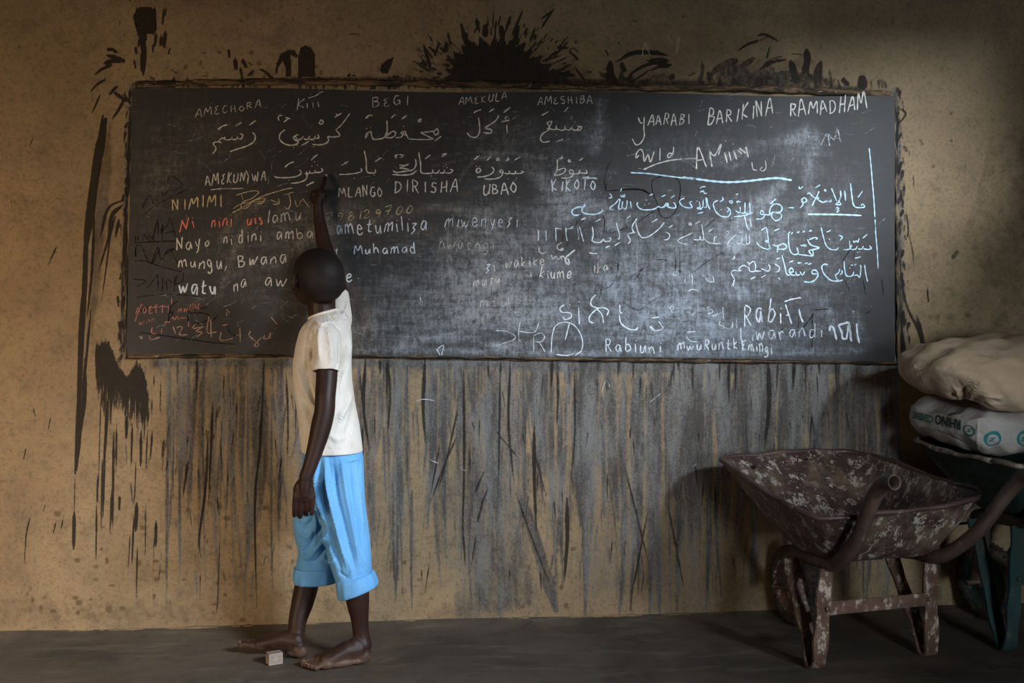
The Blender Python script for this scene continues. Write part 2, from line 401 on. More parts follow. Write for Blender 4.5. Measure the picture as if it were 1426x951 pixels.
XR, XL, YF, ZC = 2.6, -3.4, -6.4, 3.0
def wx(px): return wallpt(px, 475).x
xs = np.concatenate([np.linspace(XL, wx(-25)-.05, 14), np.arange(wx(-25), wx(1450), .0034), np.linspace(wx(1450)+.02, XR, 10)])
zs = np.concatenate([np.arange(-.03, 2.36, .006), np.linspace(2.4, ZC, 8)])
Wf = Field(xs, zs, 0.0)
K, G_, B_ = 0, 1, 2
def inr(a, b): return a+(b-a)*rnd.random()
# --- drips below the board: (x, y0, y1, width, strength)
for x, y0, y1, wd, a in [(262,505,690,2.4,.55),(284,505,700,3,.6),(300,500,620,3,.5),(318,500,760,2,.5),(345,560,860,2.2,.6),(366,500,700,3,.55),(360,500,600,2,.7),
        (392,505,740,3.5,.6),(398,520,650,2.5,.8),(378,560,820,2,.5),(509,505,630,3.2,.95),(505,600,680,2.6,.85),(520,505,560,2.2,.6),(541,508,610,3,.75),(549,500,600,2,.6),(567,505,590,2.5,.6),
        (592,505,620,4,.8),(603,520,700,3,.7),(548,640,830,2.5,.6),(553,650,840,3.5,.5),(574,690,850,2.4,.7),(534,600,700,2,.6),(646,520,780,3,.8),(640,500,620,4,.55),(655,700,860,3,.5),
        (711,505,680,3,.8),(776,510,600,3.2,.75),(790,700,810,4,.9),(800,520,680,2.5,.8),(744,600,740,4,.85),(752,560,700,2,.6),(822,505,700,3.5,.65),(814,640,860,2.4,.55),(838,560,720,3,.5),
        (932,540,620,2,.6),(953,505,640,4.5,.55),(973,505,645,6,.7),(1001,510,640,4,.7),(988,505,600,2.5,.5),(1026,505,640,3,.5),(1045,505,620,2.6,.7),(1070,505,625,5,.75),(1090,505,625,4,.7),
        (880,690,850,2.5,.7),(868,720,860,3.5,.6),(905,700,860,3,.7),(915,720,860,5,.7),(946,700,850,3,.6),(985,640,860,3,.7),(1000,650,830,2,.7),(1112,505,625,3,.7),(1150,500,625,4,.6),(1180,505,620,3,.6)]:
    x1 = x+inr(-6, 6); xm = x+inr(-3, 3)
    Wf.stroke(K if a > .74 else G_, [(x, y0-6), (xm, (y0+y1)/2), (x1, y1)], wd, wd*.55, a*.92 if a > .74 else min(1, a+.3), 1.6)
for k in range(620):   # fine ticks and thin runs
    x = inr(170, 1240); y = inr(505, 800) if rnd.random() < .75 else inr(505, 600); ln = inr(6, 55); 
    a = inr(.4, .85); dx = inr(-.16, .16)*ln
    Wf.stroke(K if rnd.random() < .5 else G_, [(x, y), (x+dx*.5, y+ln*.5), (x+dx, y+ln)], inr(.8, 1.9), .4, a, .9)
for k in range(150):   # broad pale wash runs
    x = inr(235, 1250); y = inr(500, 520); ln = inr(60, 330); wd = inr(2.5, 8)
    Wf.stroke(G_, [(x, y), (x+inr(-6, 6), y+ln*.5), (x+inr(-14, 14), y+ln)], wd, wd*.5, inr(.3, .7), 2.5)
for k in range(34):
    x = inr(215, 420); y = inr(520, 700); ln = inr(12, 70); dx = inr(-.22, .08)*ln
    Wf.stroke(K, [(x, y), (x+dx, y+ln)], inr(.8, 2.2), .5, inr(.5, .9), .9)
# grey wash fields
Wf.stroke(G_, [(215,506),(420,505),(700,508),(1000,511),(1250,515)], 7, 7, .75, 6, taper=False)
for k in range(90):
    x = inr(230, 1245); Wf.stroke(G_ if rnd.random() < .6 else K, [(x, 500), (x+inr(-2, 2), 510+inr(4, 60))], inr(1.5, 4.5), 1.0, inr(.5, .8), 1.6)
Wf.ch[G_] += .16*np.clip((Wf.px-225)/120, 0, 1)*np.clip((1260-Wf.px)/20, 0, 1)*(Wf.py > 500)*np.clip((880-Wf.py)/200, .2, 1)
Wf.ch[G_] += .26*np.exp(-((Wf.px-940)/230)**6-((Wf.py-590)/130)**4)+.16*np.exp(-((Wf.px-1000)/260)**6-((Wf.py-780)/130)**4)
for k in range(130):
    x = inr(235, 1245); ln = inr(50, 340); wd = inr(1.2, 3.6); Wf.stroke(G_, [(x, inr(500, 560)), (x+inr(-4, 4), 520+ln*.5), (x+inr(-8, 8), 520+ln)], wd, wd*.6, inr(.7, 1), 1.6)
for k in range(60):
    x = inr(560, 800); ln = inr(30, 200); y = inr(500, 700); Wf.stroke(K, [(x, y), (x+inr(-4, 4), y+ln*.5), (x+inr(-8, 8), y+ln)], inr(1, 2.2), .8, inr(.35, .6), 1.6)
for pts, w0, w1, a in [([(690,500),(680,600),(672,700),(690,830)],34,30,.62),([(655,505),(648,600),(640,720),(655,840)],16,14,.5),([(720,505),(716,600),(705,700),(730,830)],18,22,.58),([(640,680),(660,760),(650,850)],26,20,.5),([(735,640),(728,740),(745,850)],14,12,.5),([(685,560),(690,700)],20,16,.8),([(625,600),(612,720),(625,790)],8,6,.45)]:
    Wf.stroke(G_, pts, w0, w1, a, 9, taper=False)
Wf.blob(G_, 900, 560, 90, 75, .42, 3); Wf.blob(G_, 850, 620, 70, 110, .35, 3); Wf.blob(G_, 560, 540, 80, 50, .22, 3); Wf.blob(G_, 1100, 560, 120, 60, .55, 4)
Wf.blob(G_, 850, 780, 90, 90, .4, 3); Wf.blob(G_, 960, 760, 120, 130, .35, 4); Wf.blob(G_, 330, 520, 60, 40, .3, 2); Wf.blob(G_, 1245, 420, 26, 130, .35, 3); Wf.blob(G_, 1235, 520, 40, 60, .6, 3)
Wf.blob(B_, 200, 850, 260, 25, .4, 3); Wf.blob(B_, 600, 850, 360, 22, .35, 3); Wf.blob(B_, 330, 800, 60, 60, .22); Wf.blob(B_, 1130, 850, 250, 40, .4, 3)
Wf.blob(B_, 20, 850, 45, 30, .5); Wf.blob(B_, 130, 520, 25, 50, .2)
for k in range(80):
    x = inr(0, 420); y = inr(700, 865); Wf.blob(B_, x, y, inr(2, 7), inr(2, 6), inr(.4, .9), 3)
for k in range(46):
    x = inr(560, 800); y = inr(720, 850); Wf.blob(B_, x, y, inr(2, 6), inr(2, 5), inr(.3, .8), 3)
for x, y0, y1, wd in [(697,515,690,2.2)]:
    Wf.stroke(K, [(x,y0),(x-3,y1)], wd, 1, .8)
# crossed scratches under the board
for pts in [[(612,620),(600,690)],[(600,700),(618,650),(640,600)],[(668,710),(680,680)],[(664,730),(672,702)],[(640,560),(622,640),(608,690)],[(742,620),(760,690)],[(716,680),(745,760),(772,830)],
            [(660,690),(675,655)],[(648,790),(645,730)],[(724,640),(690,600)],[(868,640),(905,790)],[(880,830),(905,700)],[(930,700),(955,830)]]:
    Wf.stroke(K, pts, 2.0, 1.4, .72)
Wf.stroke(G_, [(735,520),(752,610),(775,700)], 7, 5, .6, 2); Wf.stroke(G_, [(722,680),(748,760),(775,850)], 8, 10, .7, 2)
# --- long splash at the left of the board
Wf.stroke(K, [(146,165),(138,205),(131,250),(126,300),(121,340)], 7.5, 4.5, 1, 1.5)
Wf.stroke(K, [(142,160),(134,220),(126,270),(120,320),(116,400),(112,470)], 5, 2.2, .9, 1.2)
for pts, a0, b0 in [([(122,320),(117,420),(112,520),(106,640)],3.2,2),([(131,300),(127,380),(121,440)],2.4,1.6),([(120,360),(112,450),(109,560),(104,660)],2.6,3.6),([(118,500),(116,560),(110,600),(106,655)],3.6,3.4),
        ([(126,430),(118,520),(114,590)],2.2,1.5),([(104,660),(103,710)],1.0,.8),([(103,712),(102,765)],3.2,2.2),([(139,330),(150,290),(172,278)],2.2,1.6),([(160,300),(148,340),(136,380)],2.6,1),
        ([(158,290),(150,350),(141,420)],1.6,1),([(170,285),(155,300),(150,330)],3.6,1.5),([(165,305),(160,330)],3,1)]:
    Wf.stroke(K, pts, a0, b0, .95, 1.1)
Wf.stroke(G_, [(150,230),(138,320),(128,440)], 9, 6, .5, 4); Wf.stroke(B_, [(152,170),(140,300),(126,470)], 13, 9, .6, 6)
# marks up the left
for poly in [[(184,22),(192,10),(206,9),(216,12),(218,40),(213,48),(205,45),(203,58),(199,90),(198,104),(194,95),(196,60),(190,45)],]:
    Wf.poly(K, poly, 1)
for pts, a0, b0 in [([(206,10),(200,30),(196,48)],5,7),([(215,9),(214,42)],2.6,2.2),([(196,48),(200,75),(199,104)],5,1.6),([(228,10),(226,33)],1.8,1.2),([(231,8),(230,20)],1.2,1),([(224,48),(223,62)],2.4,2),([(230,42),(228,64)],3,2),
        ([(217,45),(215,62)],2.4,1.6),([(213,62),(212,72)],1.6,1),([(188,66),(189,72)],2,1.5),([(193,55),(192,64)],1.5,1),([(236,67),(234,74)],1.2,.8),([(190,11),(189,20)],1.4,.8),([(180,0),(182,2)],1,1),
        ([(186,84),(188,94)],1.6,1.2),([(147,68),(155,68),(162,72)],2.6,2.2),([(148,76),(158,79),(171,84)],3,3.6),([(144,88),(156,84),(168,84)],3.6,3),([(130,104),(142,95),(154,90)],1.8,2.6),
        ([(124,129),(133,118),(145,110)],1.2,2.2),([(126,158),(132,146),(138,132)],1,1.8),([(163,119),(158,123),(152,130)],2.4,1.8),([(158,128),(168,135),(174,140)],3.4,1.8),([(172,138),(164,152),(155,165)],2.8,1.2),
        ([(170,130),(180,142)],2,1.2),([(178,138),(182,130)],1.2,1),([(40,205),(45,193)],.9,.6),([(65,372),(72,357),(78,344)],.7,1.4),([(45,565),(48,580)],1,.6),([(70,580),(66,600)],1,.6),([(36,622),(32,640)],1,.6),([(42,718),(36,745),(33,792)],1.4,.5),([(78,725),(74,742)],1.2,.7),([(88,720),(85,735)],1.2,.7),([(63,700),(60,712)],.8,.5)]:
    Wf.stroke(K, pts, a0, b0, 1, .8)
for pts in [[(183,135),(178,250),(172,330),(168,480)],[(186,120),(183,200)],[(176,300),(173,400)],[(180,150),(176,260)]]:
    Wf.stroke(K, pts, 2.6, 1.8, .75, 1.6)
for k in range(70):
    t = rnd.random(); x = 184-14*t+inr(-8, 4); y = 120+370*t; Wf.stroke(K, [(x, y), (x+inr(-2, 2), y+inr(2, 12))], inr(.6, 1.8), .5, inr(.5, .9), .8)
# lower left black blob
for k in range(150):
    x = inr(133, 207); u = (x-133)/74.; top = np.interp(x, [133,150,163,176,190,200,207], [474,470,505,524,500,515,555]); bt = np.interp(x, [133,140,150,158,166,178,188,200,207], [540,560,598,575,566,585,592,600,575])
    y0 = top+abs(rnd.gauss(0, 8)); y1 = bt+rnd.gauss(0, 14)-abs(rnd.gauss(0, 10))
    if rnd.random() < .25: y1 = y0+inr(8, 40)
    if y1 > y0+4: Wf.stroke(K, [(x, y0), (x+inr(-1.5, 1.5), (y0+y1)/2), (x-inr(0, 3), y1)], inr(1.2, 3.4), .8, inr(.7, 1), 1.2)
if 0: Wf.poly(K, [(134,474),(150,470),(163,500),(176,520),(190,498),(200,520),(206,560),(200,580),(193,600),(188,585),(180,590),(176,575),(165,565),(158,580),(150,600),(146,570),(138,560),(134,540)], .72)
for x, y0, y1, wd in [(149,560,640,3),(146,600,720,2.2),(142,640,740,1.6),(136,660,700,1.8),(134,700,785,1.8),(162,590,660,1.6),(158,600,740,2.4),(155,680,745,1.6),(176,580,610,3),(184,590,650,2),(196,600,650,2.6),(189,640,700,1.4),(190,700,740,3.4),(186,720,790,1.8),(181,740,800,1.2),(191,760,835,1.6),(203,700,780,1.2),(217,725,760,2.6),(214,745,800,1),(205,600,660,1.4),(212,600,640,2),(166,690,710,2.4),(140,540,700,1.2),(228,610,640,1.6)]:
    Wf.stroke(K, [(x, y0), (x-inr(0, 4), y1)], wd, wd*.6, .9, 1)
Wf.stroke(K, [(290,600),(286,680),(277,750),(280,780)], 2.4, 1.6, .85); Wf.stroke(K, [(296,560),(294,620),(290,700)], 3, 1.2, .8); Wf.stroke(G_, [(330,560),(308,630),(300,720),(306,830)], 3.2, 2, .7); Wf.stroke(K, [(306,740),(303,830),(300,860)], 1.6, 1.4, .7)
Wf.stroke(K, [(262,640),(255,690)], 3, 1.4, .8); Wf.stroke(K, [(368,500),(362,620),(355,700),(357,850)], 2.6, 1.8, .75)
# --- above the board: the big burst
c0 = np.array([690., 112.])
burst = []
for ang, r in [(182,70),(176,74),(170,66),(164,78),(158,62),(152,84),(147,70),(140,80),(134,66),(128,82),(122,68),(116,80),(111,66),(106,84),(101,72),(96,62),(91,84),(87,70),(82,86),(76,66),(70,84),(64,68),(58,84),(52,66),(46,78),(40,64),(34,84),(27,70),(20,88),(12,76),(4,100),(0,110)]:
    r *= .80
    burst.append((c0[0]+r*1.22*math.cos(math.radians(ang)), c0[1]-r*.98*math.sin(math.radians(ang))))
Wf.poly(K, burst+[(800,122),(610,122)], .7)
for x0, y0, x1, y1, wd in [(648,52,642,33,3),(668,45,664,25,2.4),(690,52,690,30,1.6),(676,50,676,36,5),(713,50,728,14,2.4),(717,58,722,36,4),(704,45,710,23,2),(700,50,698,38,5),(753,40,772,11,2),(628,64,624,45,1.8),(656,68,645,48,5),(620,72,622,62,4),
        (604,84,594,68,1.6),(600,96,590,62,3),(606,78,610,62,2.2),(738,58,745,40,2.4),(730,78,748,58,2),(752,86,782,76,2),(760,82,785,66,1.6),(790,95,764,100,2),(770,88,792,78,1.4),(600,100,585,92,2),(596,90,582,76,1.4),(576,58,572,46,.9),
        (640,24,638,14,.8),(656,22,655,12,.8),(688,24,687,8,.8),(686,40,688,16,1.2),(660,46,668,30,1.6),(694,36,697,22,1.4),(616,36,612,28,.8),(604,60,596,48,1.4),(606,78,598,62,1),(776,66,792,66,2.2),(792,70,806,82,2),(765,100,800,104,4),(736,92,766,110,6),(800,92,815,112,2)]:
    Wf.stroke(K, [(x0, y0), ((x0+x1)/2, (y0+y1)/2), (x1, y1)], wd, wd*.6, .95, .9)
for k in range(110):
    a = inr(5, 175)*math.pi/180; r = inr(60, 100); x = 692+r*1.25*math.cos(a); y = 116-r*.85*math.sin(a)
    ln = inr(3, 13); Wf.stroke(K, [(x, y), (x+ln*math.cos(a), y-ln*math.sin(a))], inr(.7, 2), .6, inr(.5, 1), .8)
Wf.blob(B_, 690, 95, 90, 45, .8, 3); Wf.blob(B_, 590, 100, 40, 25, .5); Wf.blob(B_, 790, 100, 50, 25, .55)
# two dark arches, fin, arcs, hands at the right
Wf.poly(K, [(383,102),(384,88),(390,76),(400,68),(410,68),(415,76),(413,80),(404,76),(406,90),(406,106),(398,106),(397,92),(393,84),(388,92),(386,102)], .92)
Wf.poly(K, [(415,107),(415,76),(418,66),(425,62),(434,66),(438,74),(438,106)], .97)
Wf.poly(K, [(528,100),(531,90),(540,82),(549,79),(545,90),(540,102)], .95)
for pts, a0, b0, a in [([(318,70),(319,78)],2.2,1.6,1),([(327,80),(328,94)],3.6,3,.9),([(338,84),(342,92)],3,2.4,.85),([(334,92),(337,108)],2.2,1.8,.85),([(358,94),(370,100),(380,110)],1.6,3,.85),([(346,86),(350,90)],1.8,1,.7),([(346,104),(352,98)],2.4,2,.7),
        ([(862,84),(880,74),(905,72),(928,76)],3,3.4,1),([(870,112),(888,96),(912,87),(935,90)],1.6,3.2,1),([(900,84),(918,82),(930,84)],1.6,3,1),([(905,98),(920,92),(932,92)],1.6,2.4,1),([(872,118),(895,104),(905,96)],1.6,1.4,.9),([(855,88),(868,80)],2,1.6,.7),
        ([(850,84),(851,104),(858,116)],4.5,6,.9),([(844,104),(850,114)],3,3,.8),([(844,70),(847,76)],1.6,1,.8),([(866,106),(880,114)],2,4,.7),([(790,74),(798,66),(806,72)],1,2.4,.7),([(780,56),(784,54)],1.4,1,.6),([(802,57),(802,59)],1.4,1,1),([(861,58),(863,60)],1.2,1,.9),
        ([(484,47),(500,47)],.9,.8,.8),([(502,65),(517,64)],1,.8,.9),([(513,51),(516,52)],.8,.6,.8),([(527,92),(526,100)],1,1,.7),([(752,27),(762,20),(772,12)],2,1.2,.85),([(792,78),(812,86)],1.6,1,.5),
        ([(1001,60),(1006,70),(1008,78)],.6,.5,.9),([(1026,72),(1040,62),(1056,56)],1.4,3,.75),([(1030,66),(1050,58),(1070,52)],1.2,2,.6),([(1054,50),(1066,47),(1086,57)],2,1.6,.85),([(1074,60),(1071,72),(1069,80)],.8,1.6,.95),
        ([(978,84),(979,98),(976,110)],3,3,.6),([(988,104),(1005,92),(1025,84)],4,8,.6),([(1010,108),(1030,94),(1052,80)],4,5,.6),([(1058,96),(1076,86),(1096,82)],2.6,2,.85),([(1060,90),(1080,80),(1090,78)],1.6,1.6,.7),
        ([(1102,84),(1106,98),(1110,112)],5,5,.95),([(1124,68),(1125,84),(1120,100)],6,4,.8),([(1100,73),(1118,76)],1.2,1.4,.8),([(1128,84),(1126,100),(1132,110)],2,2,.8),([(1144,84),(1140,100),(1140,112)],4,8,.7),([(1156,96),(1158,112)],3,3,.6),([(1176,112),(1180,116)],4,4,.8),
        ([(1201,106),(1202,118)],5,7.5,1),([(1080,118),(1120,108),(1160,116)],8,6,.6),([(1000,118),(1050,110),(1110,116)],6,8,.6)]:
    Wf.stroke(K, pts, a0, b0, a, .9)
Wf.blob(G_, 1060, 104, 65, 18, .4, 3); Wf.blob(B_, 1080, 100, 90, 28, .6, 3); Wf.blob(B_, 900, 108, 70, 20, .45, 3); Wf.blob(B_, 260, 88, 40, 26, .35); Wf.blob(B_, 370, 95, 60, 25, .4)
for k in range(150):
    x = inr(190, 1210); y = 120-abs(rnd.gauss(0, 10)); Wf.stroke(K if rnd.random() < .6 else B_, [(x, y), (x+inr(-5, 8), y+inr(-3, 3))], inr(.8, 2.6), .6, inr(.45, .95), .9)
Wf.stroke(K, [(185,118),(420,110),(700,112),(900,118),(1215,128)], 5, 5, .62, 4, taper=False)
for k in range(26):
    x = inr(240, 460); y = inr(70, 112); Wf.blob(B_, x, y, inr(2, 6), inr(2, 5), inr(.4, .9), 3)
for k in range(60):
    x = rnd.choice([inr(985, 1160), inr(560, 840), inr(840, 940)]); y = inr(92, 120); Wf.stroke(K, [(x, y), (x+inr(-12, 14), y+inr(-12, 6))], inr(1.5, 5), 1.2, inr(.35, .7), 1.5)
Wf.poly(K, [(990,118),(1000,100),(1020,92),(1035,86),(1048,100),(1062,92),(1075,100),(1098,96),(1120,100),(1145,104),(1165,118)], .55)
Wf.stroke(K, [(560,113),(700,110),(860,114),(1000,116),(1200,124)], 6, 6, .62, 4, taper=False)
for k in range(90):
    x = inr(0, 1426); y = inr(0, 110) if rnd.random() < .6 else inr(110, 860); Wf.blob(B_, x, y, inr(1, 5), inr(1, 4), inr(.3, .8), 3)
for pts, w_, a in [([(182,118),(177,240),(173,380),(170,498)],5,.75),([(1247,128),(1253,300),(1257,500)],6,.8)]:
    Wf.stroke(G_, pts, w_, w_, a, 5, taper=False)
for k in range(160):
    sd = rnd.random() < .5; t = rnd.random(); x = (183-12*t-abs(rnd.gauss(0, 5))) if sd else (1249+9*t+abs(rnd.gauss(0, 5))); y = 120+380*t
    Wf.stroke(K, [(x, y), (x+inr(-3, 3), y+inr(3, 22))], inr(.8, 3.2), .7, inr(.45, .9), 1.1)
for k in range(140):
    x = inr(190, 1245); Wf.stroke(K, [(x, inr(104, 114)), (x+inr(-3, 3), 122)], inr(1, 4), inr(1, 4), inr(.4, .8), 1.4)
# --- right of the board
for pts, a0, b0, a in [([(1247,148),(1250,180),(1247,240),(1248,300)],2.6,2,.9),([(1252,150),(1262,158),(1254,170)],2,1.6,.85),([(1262,290),(1266,320),(1264,330)],1.2,2,.8),([(1265,318),(1272,350),(1274,375)],1.8,1,.7),([(1252,350),(1262,420),(1280,460),(1289,492)],1.4,3,.75),([(1278,440),(1290,492)],4,4,.7),
        ([(1292,400),(1294,420)],1.6,1.4,.9),([(1272,240),(1273,262)],1.4,1,.7),([(1246,400),(1252,450),(1262,500)],4,5,.8),([(1256,420),(1258,490)],1.6,2,.6),([(1328,358),(1334,350)],3.6,3,.6),([(1276,150),(1282,200)],1.6,1.4,.35),([(1290,210),(1300,260)],2,2,.3)]:
    Wf.stroke(K, pts, a0, b0, a, 1.2)
for k in range(60):
    x = 1248+abs(rnd.gauss(0, 8)); y = inr(140, 500); Wf.stroke(K, [(x, y), (x+inr(-2, 2), y+inr(2, 14))], inr(.6, 1.8), .5, inr(.4, .9), .9)
for k in range(50):
    x = inr(1290, 1420); y = inr(250, 470); Wf.blob(B_, x, y, inr(3, 12), inr(3, 12), inr(.3, .6), 2)
Wf.poly(B_, [(1380,190),(1426,170),(1460,170),(1460,480),(1360,480),(1395,420),(1340,330),(1362,260)], .42)
for x, y in [(1325,158),(1282,196),(1325,196),(1284,200),(1300,232)]: Wf.blob(B_, x, y, 3, 3, .9)
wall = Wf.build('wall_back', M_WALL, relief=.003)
tag(wall, 'tan plaster wall stained with black paint splashes and long drips', kind='structure')

# ------------------------------------------------------------------ rest of the room
fl = MB()
gx = np.linspace(XL, XR, 90); gy = np.linspace(YF, 0.02, 90)
vs = []
for y in gy:
    for x in gx:
        z = .006*math.sin(x*2.3+y*1.7)*math.sin(y*3.1-x) if -2.5 < x < 2.6 else 0
        near = max(0, 1-(0-y)/.10); vs.append((x, y, min(0, z)+.012*near*near))
fs = [(j*90+i, j*90+i+1, (j+1)*90+i+1, (j+1)*90+i) for j in range(89) for i in range(89)]
fl.add(vs, fs); o = fl.build('floor', M_FLOOR); tag(o, 'dusty dark cement floor of the classroom', kind='structure')
def slab(name, c, s, label, m=M_PLAIN): tag(MB().box(c, s).build(name, m, smooth=False), label, kind='structure')
slab('wall_left', (XL-.05, YF/2, ZC/2), (.1, -YF, ZC), 'plain plaster side wall to the left of the board')
wr = MB(); WY0, WY1, WZ0, WZ1 = -6.0, -1.3, 2.0, 2.62      # unseen opening, added so sill and lintel shade the board wall
for c, s in (((XR+.05, YF/2, WZ0/2), (.1, -YF, WZ0)), ((XR+.05, YF/2, (WZ1+ZC)/2), (.1, -YF, ZC-WZ1)), ((XR+.05, WY1/2, (WZ0+WZ1)/2), (.1, -WY1, WZ1-WZ0)), ((XR+.05, (YF+WY0)/2, (WZ0+WZ1)/2), (.1, WY0-YF, WZ1-WZ0))): wr.box(c, s)
tag(wr.build('wall_right', M_PLAIN, smooth=False), 'plain plaster side wall with an unseen high opening added to shape the light', kind='structure')
slab('wall_front', (0, YF-.05, ZC/2), (XR-XL, .1, ZC), 'plain plaster wall facing the blackboard')
slab('ceiling', (0, YF/2, ZC+.05), (XR-XL+.2, -YF+.2, .1), 'plain ceiling over the classroom')
# rough plaster heel along the foot of the wall
hb = MB(); rg = []
for i in range(260):
    x = wx(-20)+(wx(1450)-wx(-20))*i/259; r = .006+.002*math.sin(i*.37)*math.sin(i*.11)+.003*rnd.random()
    rg.append([(x, .01, r*1.6), (x, -r*.4, r*1.3), (x, -r*1.2, r*.4), (x, -r*1.7, -.004), (x, .01, -.004)])
hb.rings(rg); o = hb.build('baseboard_back', M_WALL); tag(o, 'rough crumbled plaster edge where the wall meets the floor', kind='structure')

# ------------------------------------------------------------------ blackboard
BY = -0.012
bb = empty('blackboard', wallpt(713, 500, 0), 'wide black painted chalkboard on the wall covered in white chalk writing', 'blackboard')
def edge_t(px): return 122+(px-190)/1055*12+1.6*math.sin(px*.013)
def edge_b(px): return 493+(px-180)/1065*9+1.5*math.sin(px*.011+1)
bx0, bx1 = 184, 1246
nxb, nzb = 560, 190
pxs = np.linspace(bx0, bx1, nxb)
class BField(Field):
    def __init__(s):
        X = []; 
        A, Bv = [], []
        for j in range(nzb):
            t = j/(nzb-1)
            for px in pxs:
                q = 0
                A.append(px-((1-abs(2*t-1))*0)); Bv.append(edge_b(px)*(1-t)+edge_t(px)*t)
        A = np.array(A); Bv = np.array(Bv)
        A = A + (np.clip(Bv, 120, 500)-120)/380*-8*np.clip((700-A)/500, 0, 1)
        d = (D0+BY)/(ct-(A-CX)/F*st); Xc = (A-CX)/F*d; Z = H-(Bv-CY)/F*d
        r = np.array(CAM)[None, :]+Xc[:, None]*np.array(RT)+d[:, None]*np.array(FW); r[:, 2] = Z
        s.co = r; s.nx, s.nz = nxb, nzb; s.px = A.reshape(nzb, nxb); s.py = Bv.reshape(nzb, nxb); s.pcol = s.px[nzb//2]
        s.ch = [np.zeros((nzb, nxb)) for _ in range(3)]
Bf = BField()
Bf.ch[1] += np.clip((Bf.px-430)/420, 0, 1)*.65+np.clip((Bf.py-300)/200, 0, 1)*.35  # light's tint painted into the dust: warm left, cool right and low
Bf.ch[0] += .12
def sm(pts, wd, a, soft=None): Bf.stroke(0, pts, wd, wd, a, soft or wd*.7, taper=False, add=True)
for x, y, rx, ry, a in [(240,220,50,60,.22),(310,190,60,40,.2),(215,260,25,60,.2),(330,330,60,50,.2),(420,320,60,40,.3),(300,370,60,30,.15),(380,420,50,50,.18),(640,340,70,60,.35),(560,400,90,40,.35),(600,450,130,35,.42),
        (700,430,90,50,.4),(720,370,60,50,.35),(520,470,60,20,.35),(820,330,90,40,.42),(780,270,60,40,.4),(860,390,100,50,.38),(940,420,90,50,.45),(900,470,160,25,.4),(1000,350,110,60,.4),(1060,310,90,40,.38),(1130,400,90,60,.28),(1050,470,150,30,.3),
        (740,200,80,50,.25),(650,180,60,30,.15),(560,160,60,20,.12),(500,210,60,20,.1),(960,215,70,25,.3),(1120,210,40,35,.35),(830,180,30,50,.25),(690,320,60,60,.25),(480,300,60,30,.3),(1180,260,30,30,.2),(760,430,60,30,.4),(660,410,60,40,.35)]:
    Bf.blob(0, x, y, rx, ry, a*(.8 if x < 450 else .9), 2, add=True)
for pts, wd, a in [([(838,140),(834,170),(830,205)],7,.35),([(735,235),(760,262),(785,300)],10,.45),([(785,250),(815,275),(850,300)],14,.3),([(860,235),(800,250),(780,310)],8,.3),([(1125,180),(1135,195),(1128,240),(1130,300)],8,.35),
        ([(1010,225),(1060,200),(1120,190)],8,.3),([(1090,255),(1050,290),(1020,340)],9,.45),([(860,420),(830,330),(900,300)],6,.2),([(640,250),(660,225),(700,214),(760,220)],3,.3),([(600,222),(650,212),(720,214)],2,.3),([(600,232),(660,220),(720,226)],2,.28),
        ([(310,335),(330,300),(370,280)],6,.3),([(300,430),(320,370),(335,320)],5,.25),([(380,370),(430,330),(470,315)],8,.35),([(880,490),(1000,492),(1200,488)],5,.3),([(500,488),(620,490),(860,492)],5,.45),([(1018,408),(1060,406)],10,.4),([(560,480),(640,470),(700,484)],5,.35),
        ([(520,310),(600,290),(680,300)],6,.25),([(620,330),(630,380),(640,420)],4,.25),([(900,440),(960,430),(1000,445)],10,.3),([(1195,440),(1200,470)],6,.3),([(1150,420),(1160,460)],7,.25),([(460,490),(470,420),(480,380)],6,.2),([(690,480),(740,478)],6,.3)]:
    sm(pts, wd, a)
for x, y, rx, ry, a in [(730,260,22,30,-.5),(790,330,26,20,-.5),(860,230,40,20,-.3),(560,250,60,16,-.2),(470,140,120,14,-.3),(700,470,50,8,-.3),(820,360,20,22,-.3),(1190,180,40,40,-.3),(1225,400,16,90,-.4),(620,305,30,12,-.25),(1000,150,200,16,-.35),(330,450,90,25,-.2),(230,440,50,40,-.2)]:
    Bf.blob(0, x, y, rx, ry, a, 2, add=True)
# many faint eraser arcs
for k in range(150):
    x = inr(200, 1230); y = inr(135, 490); r = inr(20, 90); a0 = inr(0, 6.3); a1 = a0+inr(.4, 1.3)
    pts = [(x+r*math.cos(a0+(a1-a0)*t), y+r*.6*math.sin(a0+(a1-a0)*t)) for t in (0, .33, .66, 1)]
    Bf.stroke(0, pts, inr(.8, 4), inr(.8, 4), inr(-.14, .22)*(1 if x > 420 else .6), 1.5, add=True)
Bf.build('board_surface', M_BOARD, bb)
def rim(pxpy, wpx, depth, m, name='plaster_rim', wob=.35, label=None):
    rg = []
    c = catmull(pxpy, 6)
    for i, (x, y) in enumerate(c):
        t = (c[min(i+1, len(c)-1)]-c[max(i-1, 0)]); t = t/np.linalg.norm(t); nx, ny = -t[1], t[0]
        wv = wpx*(1+wob*(math.sin(i*.7)*math.sin(i*.23+2)+.3*(rnd.random()-.5))); dp = depth*(1+wob*.8*math.sin(i*.5+1)*math.sin(i*.17)+.15*(rnd.random()-.5))
        r = []
        for a in (-1, -.75, -.4, 0, .4, .75, 1):
            r.append(wallpt(x+nx*a*wv, y+ny*a*wv, -.0015-dp*(1-a*a)))
        r.append(wallpt(x, y, -.0008)); rg.append(r)
    o = MB().rings(rg).build(name, m, bb)
    if label: tag(o, label)
    return o
rim([(178,497),(300,496),(450,495),(600,497),(700,498),(850,501),(1000,503),(1150,504),(1252,506)], 2.6, .014, M_RIM, wob=.45, label='chalk-dusted bottom ledge of rough plaster')
rim([(188,118),(300,115),(420,114),(560,116),(700,118),(860,122),(1050,124),(1243,132)], 4.5, .009, M_RIM, wob=.35, label='brown stained plaster ridge along the top')
